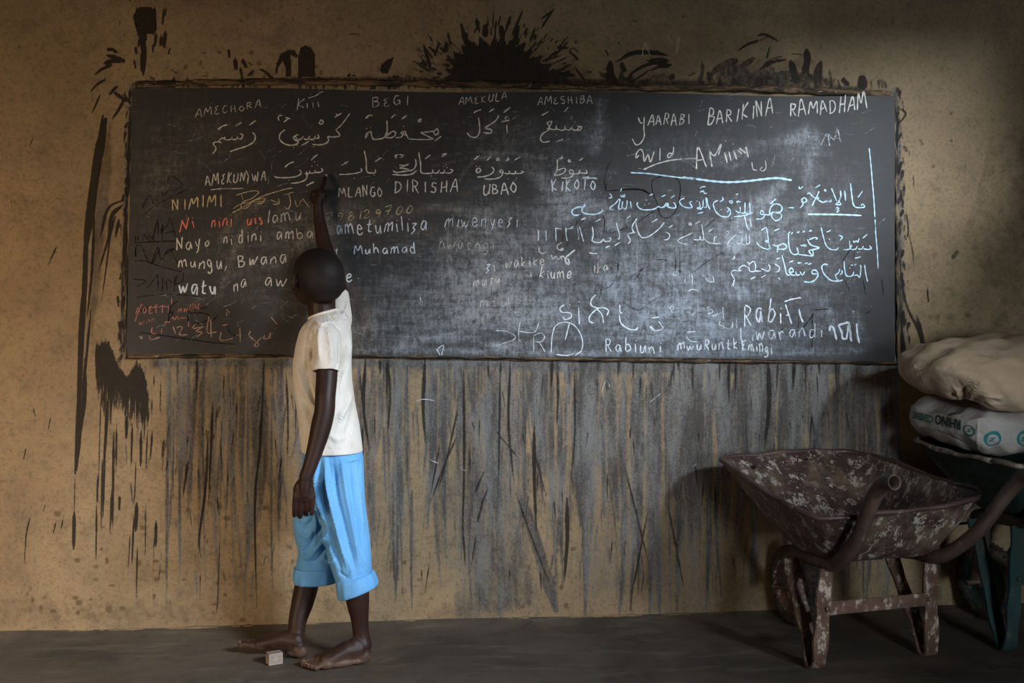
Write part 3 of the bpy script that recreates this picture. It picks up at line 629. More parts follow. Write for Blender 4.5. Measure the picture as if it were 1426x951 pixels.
rim([(188,116),(185,200),(181,300),(176,400),(175,500)], 2.6, .007, M_RIMD, wob=.7, label='black smeared plaster ridge at the left side')
rim([(1243,130),(1246,200),(1249,300),(1250,400),(1252,508)], 2.6, .007, M_RIMD, wob=.7, label='black smeared plaster ridge at the right side')

# ------------------------------------------------------------------ chalk
WHITE = (.62, .60, .55); COOL = (.60, .66, .72); YEL = (.60, .48, .27); RED = (.75, .22, .16); PINK = (.42, .18, .15); BLK = (.008, .008, .009); BLUE = (.50, .68, .80)
def ribbons(name, strokes, colr, alpha, wpx, parent=bb, y=-.0136, label=None, wb=True):
    V, Fc, C = [], [], []
    for s in strokes:
        c = catmull(s, 1.6); n = len(c); base = len(V); sa = alpha*inr(.9, 1.08); sw = wpx*inr(.74, .98)
        for i in range(n):
            t = (c[min(i+1, n-1)]-c[max(i-1, 0)]); t = t/(np.linalg.norm(t)+1e-9)
            hw = sw*.5*(1+.22*math.sin(i*.9+base))*min(1, .55+min(i, n-1-i)*.4)
            for sg in (-1, 1):
                V.append(wallpt(c[i, 0]-t[1]*hw*sg, c[i, 1]+t[0]*hw*sg, y)); C += [*colr, sa*(1 if n < 4 else (.92+.12*math.sin(i*.35+base)))]
        for i in range(n-1):
            a = base+2*i; Fc.append((a, a+1, a+3, a+2))
    me = bpy.data.meshes.new(name); me.from_pydata(V, [], Fc); me.update()
    at = me.attributes.new('col', 'FLOAT_COLOR', 'POINT'); at.data.foreach_set('color', C)
    o = link(name, me, M_CHALK, parent)
    tag(o, label, kind='stuff')
    return o
def S(x0, y0, sc, txt):
    out = []
    for s in txt.split(';'):
        p = [tuple(float(q) for q in w_.split(',')) for w_ in s.split()]
        if p: out.append([(x0+a/sc, y0+b/sc) for a, b in p])
    return out
ORG = dict(R1=(170,110,4.754), R2=(170,290,4.754), R3=(430,110,4.754), R4=(430,290,4.321), R5=(690,110,4.754), R6=(690,290,4.321), R7=(950,110,4.456), R8=(950,300,4.456),
           K1=(870,240,7.922), K2=(1040,240,5.945), K3=(780,255,7.922), K4=(870,360,5.942), K5=(1000,410,6.482), K6=(280,120,6.341), K7=(170,360,6.2), K8=(560,130,5.942))
def H_(org, txt, colr=WHITE, alpha=.72, wd=1.7, label=None, name='chalk_writing', y=-.0136):
    return ribbons(name, S(*ORG[org], txt), colr, alpha, wd, label=label, y=y)
FONT = {
'A': '0,0 .45,1 .9,0;.2,.4 .7,.4', 'B': '.05,0 .1,1;.1,1 .6,.9 .55,.6 .15,.52;.15,.52 .75,.4 .6,.05 .05,0', 'C': '.75,.85 .4,.95 .1,.5 .35,.03 .75,.15', 'D': '.1,0 .1,1;.0,1 .6,.85 .8,.45 .5,.08 .0,0',
'E': '.7,.95 .2,.8 .5,.55 .15,.35 .3,.03 .8,.1', 'G': '.75,.9 .3,.95 .1,.4 .4,.02 .7,.3 .65,.45;.45,.45 .8,.45 .75,0', 'H': '.1,0 .15,1;.75,0 .7,1.05;.1,.5 .75,.52', 'I': '.4,0 .4,.95', 'K': '.15,0 .15,1;.75,1 .2,.45 .8,0', 'L': '.2,1 .15,.05 .8,.05',
'M': '.0,0 .15,.95 .45,.4 .75,.98 .95,0', 'N': '.05,0 .1,1;.1,1 .7,.05;.7,.05 .8,1', 'O': '.45,.85 .1,.4 .45,.02 .8,.4 .45,.85', 'R': '.1,0 .12,1;.12,1 .65,.85 .55,.55 .15,.5;.3,.5 .8,0', 'S': '.75,.9 .3,.95 .25,.6 .7,.45 .6,.08 .1,.08',
'T': '.4,0 .45,.95;.0,.95 .95,1', 'U': '.1,1 .1,.3 .4,.0 .75,.3 .8,1;.8,1 .8,0', 'W': '.0,.9 .25,0 .45,.6 .65,0 .95,1', 'Y': '.1,1 .4,.5 .8,1;.8,1 .45,.3 .2,-.2', 
'a': '.7,.55 .3,.6 .1,.25 .4,.02 .7,.5;.7,.5 .8,.0', 'b': '.1,1 .1,.05;.1,.1 .5,.02 .75,.3 .45,.55 .12,.4', 'd': '.65,1 .7,0;.65,.45 .3,.58 .08,.2 .4,.0 .68,.2', 'e': '.1,.3 .65,.35 .5,.6 .15,.5 .1,.15 .4,.0 .75,.12', 'f': '.7,1 .4,.9 .35,0;.1,.5 .65,.5',
'g': '.65,.5 .3,.6 .1,.3 .4,.1 .65,.5;.65,.5 .6,-.2 .2,-.35 .05,-.25', 'h': '.1,1 .1,0;.1,.35 .45,.6 .65,.35 .7,0', 'i': '.35,.55 .4,0;.38,.8', 'j': '.5,.55 .45,-.2 .1,-.3;.5,.8', 'k': '.15,1 .1,0;.65,.6 .15,.25 .7,0', 'l': '.35,1 .4,0', 
'm': '.0,0 .05,.55;.05,.4 .3,.6 .4,0;.4,.4 .7,.6 .85,0', 'n': '.1,0 .12,.55;.12,.35 .5,.6 .7,.3 .72,0', 'o': '.4,.55 .1,.3 .4,0 .7,.3 .4,.55', 'r': '.15,.55 .2,0;.2,.35 .45,.58 .7,.5', 's': '.6,.55 .2,.5 .55,.25 .5,.02 .1,.05', 't': '.35,.95 .35,.1 .7,.05;.05,.55 .75,.6',
'u': '.1,.55 .15,.1 .45,.02 .7,.5;.7,.55 .75,0', 'v': '.1,.55 .35,0 .7,.6', 'w': '.05,.55 .2,.02 .4,.45 .6,.02 .9,.6', 'y': '.1,.55 .35,.15 .65,.2;.7,.6 .5,-.2 .2,-.35', 'z': '.1,.55 .65,.55 .2,.25 .5,.1 .1,-.2', ',': '.3,.1 .15,-.25', '.': '.2,.05',
'0': '.5,.95 .1,.3 .4,.02 .8,.6 .5,.95', '1': '.4,.95 .35,0', '2': '.1,.7 .45,.95 .65,.65 .1,.05 .75,.1', '3': '.1,.9 .7,.9 .3,.55 .7,.35 .4,.0 .1,.1', '4': '.35,1 .1,.4 .8,.45;.5,.8 .45,0', '7': '.0,.85 .7,.9 .3,0;.1,.4 .65,.5', '8': '.6,.8 .3,.95 .2,.7 .7,.35 .35,.0 .15,.3 .7,.8', '9': '.65,.75 .3,.95 .15,.6 .6,.6 .65,.8;.65,.8 .5,.0'}
def T_(org, txt, x0, y0, x1, y1, h, colr=WHITE, alpha=.7, wd=1.6, label=None):
    ox, oy, sc = ORG[org]; A = (ox+x0/sc, oy+y0/sc); Bq = (ox+x1/sc, oy+y1/sc); h = h/sc; n = len(txt); out = []
    wds = [1.25 if c in 'MWmw' else .7 if c in 'I' else .55 if c in 'il1.,' else 1. for c in txt]; tot = sum(wds); cum = 0
    ux, uy = Bq[0]-A[0], Bq[1]-A[1]
    for c, w_ in zip(txt, wds):
        if c in FONT:
            lx = A[0]+ux*cum/tot; ly = A[1]+uy*cum/tot; cwid = ux*w_/tot*.82; j = rnd.uniform(-.08, .08)*h; sl = rnd.uniform(-.12, .16); hj = rnd.uniform(.85, 1.15); rj = rnd.uniform(-.12, .10)
            for s in FONT[c].split(';'):
                p = [tuple(float(q) for q in z.split(',')) for z in s.split()]
                out.append([(lx+a*cwid/(1.0 if w_ >= 1 else .8)+b*sl*h+inr(-.035, .035)*h, ly+uy/ux*a*cwid-b*h*hj+a*rj*h+j+inr(-.035, .035)*h) for a, b in p])
        cum += w_
    return ribbons('chalk_writing', out, colr, alpha, wd, label=label)

W1 = .78
T_('R1', 'AMECHORA', 485,255, 935,190, 50, WHITE, .6, 1.2, 'chalked capitals AMECHORA')
H_('K6', '850,205 862,108; 915,110 860,160 910,190; 938,195 936,150; 990,190 988,145; 1040,185 1030,135; 945,105 1010,85 1045,62 1080,45', WHITE, .66, 1.3, 'chalked capitals KITI under a long stroke')
T_('R3', 'BEGI', 420,190, 680,168, 62, WHITE, .64, 1.3, 'chalked capitals BEGI')
T_('K8', 'AMEKULA', 470,98, 880,48, 62, WHITE, .66, 1.3, 'chalked capitals AMEKULA')
T_('R5', 'AMESHIBA', 278,172, 652,160, 48, WHITE, .66, 1.3, 'chalked capitals AMESHIBA')
H_('R5', '945,255 960,290 975,290; 985,250 982,330 985,380 960,425 930,435 905,395', WHITE, W1, 1.9, 'large chalked letter Y with a hooked tail')
T_('R5', 'AARABI', 1010,308, 1300,300, 72, WHITE, .7, 1.6, 'chalked capitals AARABI')
T_('R7', 'BARIKINA', 155,285, 575,222, 90, WHITE, .76, 1.9, 'chalked capitals BARIKINA')
T_('R7', 'RAMADHAM', 665,240, 1160,185, 92, WHITE, .76, 1.9, 'chalked capitals RAMADHAM')
H_('R5', '950,505 930,522 935,490 960,465 978,490 985,545 1010,500 1025,550 1050,480; 1090,455 1088,540; 1180,450 1175,490 1150,520 1138,512 1150,492 1175,495', WHITE, W1, 2.0, 'small chalked letters wld')
H_('R5', '980,600 1060,565 1150,540 1240,530 1331,525', WHITE, .74, 1.7)
H_('R7', '88,560 98,425 150,545; 92,505 128,500; 168,440 185,545; 165,440 200,475 240,405 225,470; 262,455 280,520; 290,450 303,508; 320,445 338,500; 345,440 370,465; 395,420 410,485; 355,430 395,460; 268,383; 312,402', WHITE, .7, 2.3, 'broad chalked word AMIIN')
H_('R7', '-10,500 40,494 90,494', WHITE, .7, 1.8)
H_('R7', '432,515 440,560 465,565; 515,505 520,550 500,572 483,560 500,545', WHITE, .7, 1.3)
H_('R5', '895,620 1000,625 1120,640 1240,655 1331,662', BLUE, .7, 2.1); H_('R7', '0,610 100,622 200,635 300,640 420,632 500,622 590,615 680,628', BLUE, .8, 2.8, 'long pale blue chalk underline')
H_('R7', '1160,428 1170,520 1180,640 1190,760 1200,936', BLUE, .85, 2.0, 'tall pale blue vertical chalk rule'); H_('R8', '1195,0 1200,100 1210,220 1216,330', BLUE, .78, 1.8)
H_('R7', '860,410 880,370 900,340 915,415; 905,340 940,375 955,345 962,305 985,400; 780,330 790,380', COOL, .46, 1.8)
# arabic, row one (right to left)
H_('R5', '305,242 352,215; 455,218 483,186; 338,290 372,280 355,320 340,330; 340,288 360,325 340,345 310,365 298,395 315,418 360,412; 355,328 385,335 400,330 403,305; 403,330 440,340 460,330 458,308; 460,330 485,338 500,328 508,312; 505,330 530,340 550,325 560,312; 540,312 570,318 560,338 535,338; 400,368; 410,412 450,398; 498,262; 502,248; 525,282', WHITE, W1, 1.8, 'chalked Arabic word under AMESHIBA')
H_('K8', '592,162 620,145 655,135; 718,155 762,125; 838,160 895,115; 632,200 640,260 640,320 615,360 570,360 535,325; 800,182 770,230 690,285 735,300 735,328 670,325; 880,188 855,200 860,220; 880,200 885,212; 820,235 890,222; 865,262 870,328', WHITE, W1, 1.9, 'chalked Arabic word under AMEKULA')
H_('R3', '375,262 398,240 422,243; 398,240 385,258; 545,258 575,232; 615,265 650,240; 728,270 742,265 735,285 725,278 728,270; 380,325; 405,320; 375,395 380,365 410,345; 395,365 375,390; 410,345 425,395 465,398 500,385 520,345; 518,275 520,385; 520,372 560,345 575,365 550,388 505,388; 575,388 610,385 625,365 635,345 650,375; 625,345 612,360 650,375 660,395 720,400 800,400 826,396; 740,355 790,350 830,345; 740,355 790,380 826,396; 826,350 850,330 858,355 838,370 825,350; 835,410 878,378; 625,312', WHITE, W1, 1.9, 'chalked Arabic word under BEGI')
H_('K6', '690,305 680,275 700,258 715,258; 745,275 790,290; 775,283 730,318; 1045,320 1060,298 1080,318 1060,335 1042,325 1045,320; 1180,275 1200,262 1240,238; 1200,262 1195,242; 740,385 700,420 695,470 740,510 800,522 845,510 860,490 830,475 815,455 830,440 860,425; 830,440 850,470 880,468 905,440; 905,465 940,470 960,440; 955,468 990,470 1010,440; 1010,462 1040,455 1030,425; 885,525 955,485; 985,515 1050,518 1100,505 1125,480 1118,445; 1118,445 1180,448 1225,435 1190,385; 1190,385 1240,340 1315,240; 815,540; 845,522', WHITE, W1, 1.9, 'chalked Arabic word under KITI')
H_('K6', '148,385 185,355 232,340; 305,352 358,320; 425,345 485,302; 455,408 478,440 465,490 400,530 320,555 255,578; 100,598 125,570 130,540 108,515 115,498 150,490 180,500; 150,490 185,458 210,470; 210,445 215,472 260,470 275,448; 275,470 310,470 325,445; 325,465 355,462 368,440; 340,420 368,430 360,462 340,468', WHITE, W1, 1.9, 'chalked Arabic word under AMECHORA')
# row two
H_('K6', '740,715 775,685 820,668; 972,655 1000,625 1032,602; 648,790 665,805 740,808 830,800 880,775 878,745 868,740; 772,828; 795,858 860,850 915,830 935,800 930,750; 915,772 950,770 962,745; 962,768 1000,765 1010,740; 1010,762 1050,760 1075,745 1060,725; 975,705; 1000,665; 1025,695; 930,880 960,862 998,845', WHITE, .82, 2.0, 'chalked Arabic word by the raised hand'); 
T_('K6', 'AMEKUNYWA', 40,878, 585,828, 92, WHITE, W1, 1.7, 'chalked capitals AMEKUNYWA'); H_('K6', '85,915 180,905 280,905 375,902', WHITE, .6, 1.6)
H_('R3', '200,632 260,630 320,622 350,610 345,590; 298,655; 215,572 240,560 262,545; 240,560 238,548; 368,475 380,540 385,612 420,622 440,618 440,598; 430,632; 438,548 480,520', WHITE, W1, 1.9, 'chalked Arabic word above MLANGO')
H_('R3', '590,500 572,510 580,525; 600,500 625,505 610,520; 555,605 580,618 640,610 690,600 710,565 705,530; 552,632 620,636 680,630 715,605; 600,570 640,572 662,562 600,590; 600,590 650,595 662,600; 728,485 740,560 745,618 790,625 818,620 820,598; 808,640; 770,530 805,502; 818,620 850,622 865,600; 865,620 890,622 900,600; 900,620 935,622 955,605 935,598; 880,500 910,495 880,515; 890,578; 905,568; 912,585', WHITE, W1, 1.9, 'chalked Arabic word above DIRISHA')
H_('K8', '595,548 620,530 640,515; 620,530 615,515; 700,555 735,522; 782,545 795,535 800,552 785,555 782,545; 858,555 882,545 870,528; 930,552 978,525; 610,600; 640,600; 612,632 635,618 650,640 620,658 612,632; 622,618 615,650; 622,692 680,688 740,665 760,630 742,610; 682,708 760,708 815,690 835,650 820,632 808,650 830,658; 845,660 880,665 890,640; 872,705; 890,662 930,665 940,640; 940,662 975,662 1005,650 985,640', WHITE, W1, 1.8, 'chalked Arabic word above UBAO')
H_('R5', '420,530 445,520 435,512; 480,545 490,533 495,548 480,545; 555,540 580,522; 410,530 408,600 388,638; 388,638 430,632 462,610 455,590 410,605; 432,655 480,655 515,635 510,605 490,605 495,625 520,628; 520,628 550,625 560,600; 560,622 605,622 600,600', WHITE, W1, 1.8, 'chalked Arabic word above KIKOTO')
T_('R3', 'MLANGO', 200,780, 502,782, 66, WHITE, .74, 1.7, 'chalked capitals MLANGO'); T_('R3', 'DIRISHA', 565,755, 1005,752, 78, WHITE, W1, 1.8, 'chalked capitals DIRISHA')
T_('K8', 'UBAO', 668,842, 975,822, 90, WHITE, W1, 1.8, 'chalked capitals UBAO'); T_('R5', 'KIKOTO', 372,748, 680,728, 78, COOL, W1, 1.8, 'chalked capitals KIKOTO')
H_('R5', '600,658 640,655 675,660', COOL, .7, 1.6)
# left column
T_('R1', 'NIMIMI', 335,868, 680,838, 75, YEL, .78, 1.8, 'yellow chalked capitals NIMIMI')
H_('R1', '755,770 800,755 870,740 905,750 860,790 800,815 790,855 830,850 860,810 890,800 940,790 930,820 890,825; 730,885 800,850 880,800 960,765 1060,735 1130,720; 735,860 780,830 850,815 940,810; 790,760 800,800; 985,800 1040,822; 1035,790 1038,825 1000,830; 1070,768 1135,748; 1105,760 1115,820 1100,860 1080,850; 1145,805 1160,845 1190,800; 1195,790 1240,850', YEL, .62, 1.3, 'yellow chalk scribble crossed out beside JUX')
T_('R2', 'Ni', 378,155, 500,125, 92, RED, .85, 2.0, 'red chalked word NI'); T_('R2', 'nini', 588,122, 735,118, 85, RED, .8, 1.8, 'red chalked word nini'); T_('R2', 'uis', 822,112, 955,95, 85, RED, .82, 2.1, 'red chalked letters uis'); T_('R2', 'lamu.', 950,95, 1245,70, 90, WHITE, .6, 1.5, 'pale chalked letters lamu')
T_('R3', '798129700', 112,950, 715,885, 62, YEL, .55, 1.4, 'faint chalked row of digits')
T_('R2', 'Nayo', 360,282, 600,250, 82, WHITE, W1, 1.7, 'chalked word Nayo'); T_('R2', 'ni', 668,240, 740,232, 85, WHITE, W1, 1.6); T_('R2', 'dini', 768,230, 935,218, 85, WHITE, W1, 1.7, 'chalked word dini'); T_('R2', 'amba', 1018,212, 1280,195, 75, WHITE, .74, 1.7, 'chalked word amba')
T_('R4', 'ametumiliza', 165,155, 725,128, 85, COOL, W1, 1.7, 'chalked word ametumiliza'); T_('R4', 'miwenyezi', 820,112, 1270,105, 80, COOL, .56, 1.4, 'faint chalked word miwenyezi')
T_('R2', 'mungu,', 375,395, 712,395, 85, WHITE, W1, 1.8, 'chalked word mungu'); T_('R2', 'Bwana', 770,390, 1105,350, 78, WHITE, W1, 1.8, 'chalked word Bwana'); T_('R4', 'y', 145,280, 180,280, 60, COOL, .7, 1.6); T_('R4', 'Muhamad', 275,278, 660,270, 62, COOL, .74, 1.7, 'chalked word Muhamad')
T_('R4', 'awaongi', 780,248, 1130,250, 70, WHITE, .45, 1.3)
T_('R2', 'watu', 372,560, 645,560, 105, COOL, .92, 2.6, 'thick chalked word watu'); T_('R2', 'na', 735,545, 840,530, 80, WHITE, W1, 1.6); T_('R2', 'aw', 940,520, 1110,522, 90, WHITE, .82, 1.9, 'chalked letters aw beside the head'); T_('R4', 'e.', 225,440, 320,420, 75, COOL, W1, 1.8)
T_('R4', 'zi', 1062,385, 1135,375, 60, COOL, .68, 1.4); T_('R6', 'wakike', 55,362, 312,338, 62, WHITE, .6, 1.4, 'chalked word kike'); H_('R6', '335,278 345,305 362,290 380,310 395,290 400,315; 480,250 440,285 415,300 425,330 440,318 430,300; 262,232 265,262 285,272 310,262; 400,205 372,225 380,250 410,240', WHITE, .66, 1.4)
T_('R6', 'wa', 130,425, 230,425, 50, WHITE, .42, 1.2); T_('R6', 'kiume', 265,418, 470,425, 62, WHITE, .72, 1.6, 'chalked word kiume'); T_('R4', 'muza', 990,470, 1165,448, 60, WHITE, .62, 1.4, 'chalked word muza'); T_('R6', '1ka', 588,390, 690,380, 55, WHITE, .6, 1.3)
T_('R4', 'mtu', 1030,600, 1210,590, 60, WHITE, .48, 1.2); H_('R4', '770,845 790,885; 775,845 810,825 800,885; 670,535 675,560', COOL, .66, 1.4); H_('R6', '75,540 90,600 130,638; 360,485; 415,495', COOL, .5, 1.2)
H_('R6', '258,130 258,195; 303,135 306,195; 362,115 365,200; 362,120 400,125; 420,120 430,195; 425,125 470,120; 495,118 500,190; 505,110 530,200', COOL, .62, 1.5, 'row of upright chalk tally strokes')
H_('R6', '415,580 388,600 400,625 450,630 455,655 420,670 405,650; 500,598 505,700; 445,580; 500,562; 605,520 580,545 575,580 610,600 650,598 680,615 670,645; 610,605 570,645 565,680 590,690; 610,605 640,640 650,690; 748,580 750,625 765,630; 745,640 755,690 800,725 845,730 855,715; 940,660 985,655; 930,705 960,735 1000,730; 982,680 1010,720; 890,735', COOL, .74, 1.9, 'loose chalk symbols near the board bottom')
H_('R6', '0,735 60,740 115,765 110,790 40,815 5,830; 150,675 140,740 142,800; 145,740 200,748 240,740 260,690; 230,765 230,865; 232,765 270,750 295,770 280,800 240,805; 260,800 300,865', COOL, .55, 1.3); H_('R6', '335,870 340,780 360,710 420,685 480,710 520,780 520,850 480,885; 470,875 430,885 365,880; 445,690 420,790', COOL, .7, 1.7, 'chalked arch shape near the bottom edge')
# right hand passage
H_('K3', '272,225 262,260 200,265 150,285 130,310 140,345 180,355 210,345; 270,235 240,290 255,325 300,340 370,345 420,335 465,310 465,290', BLUE, .8, 2.1)
H_('K3', '535,165 570,155 560,130 545,115; 665,95 672,75 680,55; 670,130 675,150 690,150 695,125; 690,150 710,150 712,120; 640,185 610,225 555,265 550,285 580,292; 640,185 660,180 645,280 680,282; 680,282 690,200; 690,270 720,285 735,250 740,205 735,190; 775,200 785,275', BLUE, .76, 1.7, 'chalked Arabic word, middle of the first passage line')
H_('K3', '985,135 1025,120; 1120,150 1165,130; 1220,165 1262,135; 855,210 850,245 880,280 930,295 1000,292 1050,280 1085,258 1100,265; 930,238; 948,185; 975,225; 1100,270 1145,262 1165,230 1185,220 1190,245 1160,248 1185,225; 1165,245 1200,265 1240,275 1275,268 1270,235 1250,210', BLUE, .8, 1.9, 'chalked Arabic word with wide bowl')
H_('K1', '660,285 620,300 605,325 630,365 680,388 740,388 730,355 715,335 740,318; 830,178 855,160 892,158; 830,225 845,205 855,215 868,200 880,232 908,230; 805,455 870,438; 795,310 800,325; 820,320 830,380 795,395 850,408; 830,395 860,385 865,300; 865,380 900,385 895,275; 905,280 915,350 940,410', BLUE, .76, 1.7, 'chalked Arabic word, first passage line')
H_('K1', '1030,310 985,330 980,370 1010,440 1070,485 1130,490 1160,465 1165,420 1130,385; 1130,440 1160,400; 1050,325 1085,300 1075,270; 1060,410; 1175,505; 1155,315 1185,315 1180,340 1158,330 1155,315; 1225,250 1250,235; 1230,318 1240,330 1252,312 1262,330 1278,318; 1220,420 1265,445 1275,400 1268,380; 1275,445 1320,445 1328,330; 1325,445 1380,450 1375,330; 1205,490 1320,475 1410,445', BLUE, .76, 1.7, 'chalked Arabic words, right part of the first passage line')
H_('K2', '190,258 215,250 205,235; 215,240 240,220; 75,385 120,385 145,360 130,320 115,320 115,345 140,350; 140,350 190,350 215,330 270,340; 190,350 190,310 215,270 255,262 290,285 285,320 245,330 210,325; 215,335 205,365 240,400 285,375 280,340 250,328; 345,292 390,293', BLUE, .76, 1.8, 'chalked Arabic letters with looped ring')
H_('K2', '430,115 440,135 465,115; 565,130 608,102; 640,150 650,140 655,155 640,150; 440,295 460,275 465,250 450,225; 450,225 480,210 495,235 475,250 450,240; 540,278 560,235 580,200 598,155; 500,180 520,170 540,195 575,215 600,210; 575,215 620,245 650,245 665,235; 665,235 690,245 700,225; 640,240 700,240; 700,130 725,190 745,240; 775,205 760,245 735,265 780,265 755,235; 775,150 780,205; 810,150 818,235; 735,300 750,290 760,300 745,315; 765,315 740,335; 858,90 868,180 880,260 900,290; 900,290 945,292 975,285 960,262 945,275; 920,208 958,155', BLUE, .8, 1.9, 'chalked Arabic heading beside the vertical rule'); H_('K2', '505,346 640,348 780,350 950,357', BLUE, .88, 2.5, 'pale blue chalk underline beneath the Arabic heading')
# second line
H_('K3', '230,405 285,382; 388,428 450,392; 115,495 152,475; 68,492 65,560 78,640; 195,495 205,625; 355,480 365,560 355,620 350,645; 350,640 400,655 450,650 480,615 490,640 520,645; 520,640 550,640 560,610 540,605; 620,435 635,500 655,560 650,615 630,610; 600,690 660,652; 500,712 550,692; 730,392 778,358; 750,668 775,635 750,580 755,560 800,548 830,545; 850,390 820,430 795,480 800,520 820,545; 835,430 845,490 870,560 905,600 960,595 1030,555 1100,495 1150,430; 1010,432 1075,395; 0,745 40,735; 0,820 30,805 60,830 80,800 160,735; 60,830 70,885 100,890 95,840 75,835; 320,765 360,775 410,775', COOL, .72, 1.7, 'chalked Arabic line of large joined letters')
H_('K1', '485,612 530,582; 455,660 490,680 495,710 470,740 432,745; 745,665 700,690 600,735 588,760 620,780 680,795; 760,740 800,745 830,740 830,700; 830,740 870,735 850,575; 880,735 920,770 980,785 1060,785; 925,655 975,618; 985,780 990,720 1015,705; 705,565 720,555 735,575 715,582 705,565; 775,572 830,537; 775,803; 690,790', COOL, .62, 1.5, 'fainter chalked Arabic words of the second passage line')
H_('K1', '1120,650 1155,650 1130,695; 1225,690 1150,760 1140,810 1180,815; 1230,770 1260,790 1290,770 1290,720; 1290,790 1340,795 1340,690; 1340,790 1375,780 1375,690; 1250,655 1265,670 1275,655 1285,670; 1240,595 1255,590', COOL, .6, 1.4); H_('K1', '1320,480 1350,600 1375,640; 1380,500 1395,600', COOL, .6, 1.9)
H_('K2', '82,575 100,605 150,632 188,632 180,585 150,570; 188,632 165,470 155,455; 155,455 120,480; 150,570 185,560; 215,598 250,610 300,590 330,615 310,635 250,635; 250,665 262,600; 225,485 270,465; 345,500 348,600 362,655 390,680 425,670 415,620; 345,505 360,490; 368,512 380,495; 415,500 435,490; 460,495 480,487; 515,490 530,480 535,490; 445,600 460,610 470,598 482,612 490,595; 430,680 480,685 545,690 545,640; 510,560 560,540 585,545 570,555; 500,555 530,600 600,625 545,640 515,650 540,690', BLUE, .8, 1.8, 'chalked Arabic words, middle of the second passage line')
H_('K2', '615,455 635,540 655,600 690,635 740,640 760,620; 660,495 695,480; 680,552; 760,520 790,535 770,565; 800,640 850,635 870,600; 850,565 860,632 900,635 915,610; 920,632 950,635 965,610; 965,632 1000,638 1030,630 1015,605; 880,565 890,580 905,565 918,578 930,545; 915,660; 930,655; 960,545 998,512; 895,712 945,698', BLUE, .8, 1.8, 'chalked Arabic words at the end of the second passage line')
# third line
H_('K2', '670,765 640,760 620,785 640,840 690,890 740,900 760,885; 745,885 735,850 760,830 770,800; 770,850 790,830 785,810; 750,905 795,890; 805,735 810,800 825,855 860,860 880,845 885,820; 850,790; 885,855 915,850 935,870 945,780 935,770; 975,765 985,840 1000,905; 860,770 880,765; 890,770 905,760', BLUE, .78, 1.8, 'chalked Arabic word ending the third passage line')
H_('K2', '472,905 530,908 575,880 590,840 570,810 540,815 545,840 585,838; 480,820 460,850 440,820; 440,845 415,850 405,820; 405,850 375,850 350,820 370,790 385,820 350,830; 290,685 310,760 330,840 360,850; 350,745 385,732; 420,750 450,748; 480,755 510,748; 505,765 535,752', BLUE, .82, 2.0, 'chalked Arabic word in the middle of the third passage line')
H_('R8', '575,300 602,320 598,345 578,352; 585,272 605,262; 595,385 608,398; 490,330 535,345 545,320 535,305; 490,270; 505,272; 490,385 520,370; 425,395 455,380; 305,440 325,400 305,360 320,340 350,345 370,340; 350,345 360,320 385,310 410,325; 410,310 440,285 455,310 450,345 420,345 415,320; 320,250 325,262 312,272; 425,300 400,290; 450,345 490,345; 318,440 320,400', COOL, .7, 1.6, 'chalked Arabic letters starting the third passage line')
T_('K5', 'Rabi', 232,278, 600,260, 185, COOL, .66, 2.2, 'large chalked word Rabiti'); H_('K5', '608,88 640,190 665,268; 615,185 650,190; 730,130 745,200 768,252; 600,65 660,45 745,28; 745,30; 1215,155', COOL, .78, 2.3)
T_('K5', 'Liwarandi', 200,420, 960,385, 120, COOL, .58, 1.9, 'chalked word below Rabiti'); H_('K5', '1005,330 1015,290 1040,300 1060,370 1070,410; 1085,275 1115,340 1125,395 1165,400; 1090,275 1180,250; 1180,250 1200,420; 1180,260 1160,400; 1185,270 1205,425; 1250,262 1258,360 1275,440', COOL, .9, 3.0, 'thick chalked closing letters ai')
T_('K5', 'kiningi', 215,500, 500,540, 110, COOL, .7, 1.9); T_('K4', 'Rabiuni', -160,770, 320,780, 110, COOL, .68, 1.7, 'chalked word Rabiu at the bottom edge'); T_('K4', 'mwuRuntk', 440,765, 960,745, 95, COOL, .62, 1.9, 'crowded chalk scrawl at the bottom edge')
H_('K4', '385,430 375,410 390,395 405,405 385,440 405,445; 445,495; 480,508; 505,450 530,440 550,470 575,450; 580,430 590,480; 700,410 685,400 690,425 720,420 730,440 690,460 700,440; 720,470 745,475 770,450; 775,470 790,450; 810,400 818,500; 790,520 780,550 820,560 810,580; 820,570 870,580 885,545; 890,575 895,530; 925,495 928,575; 400,120 430,110 445,130 410,140 400,120; 500,170 490,200; 535,130 540,175; 555,125 560,215; 640,150 660,140 680,180 700,190 735,190 730,150; 525,270 560,255 620,270; 515,610 585,602; 510,640 540,680 600,690; 205,560 230,595 290,590 320,570; 275,515 308,560', COOL, .52, 1.5, 'small faint chalked letters low on the board')
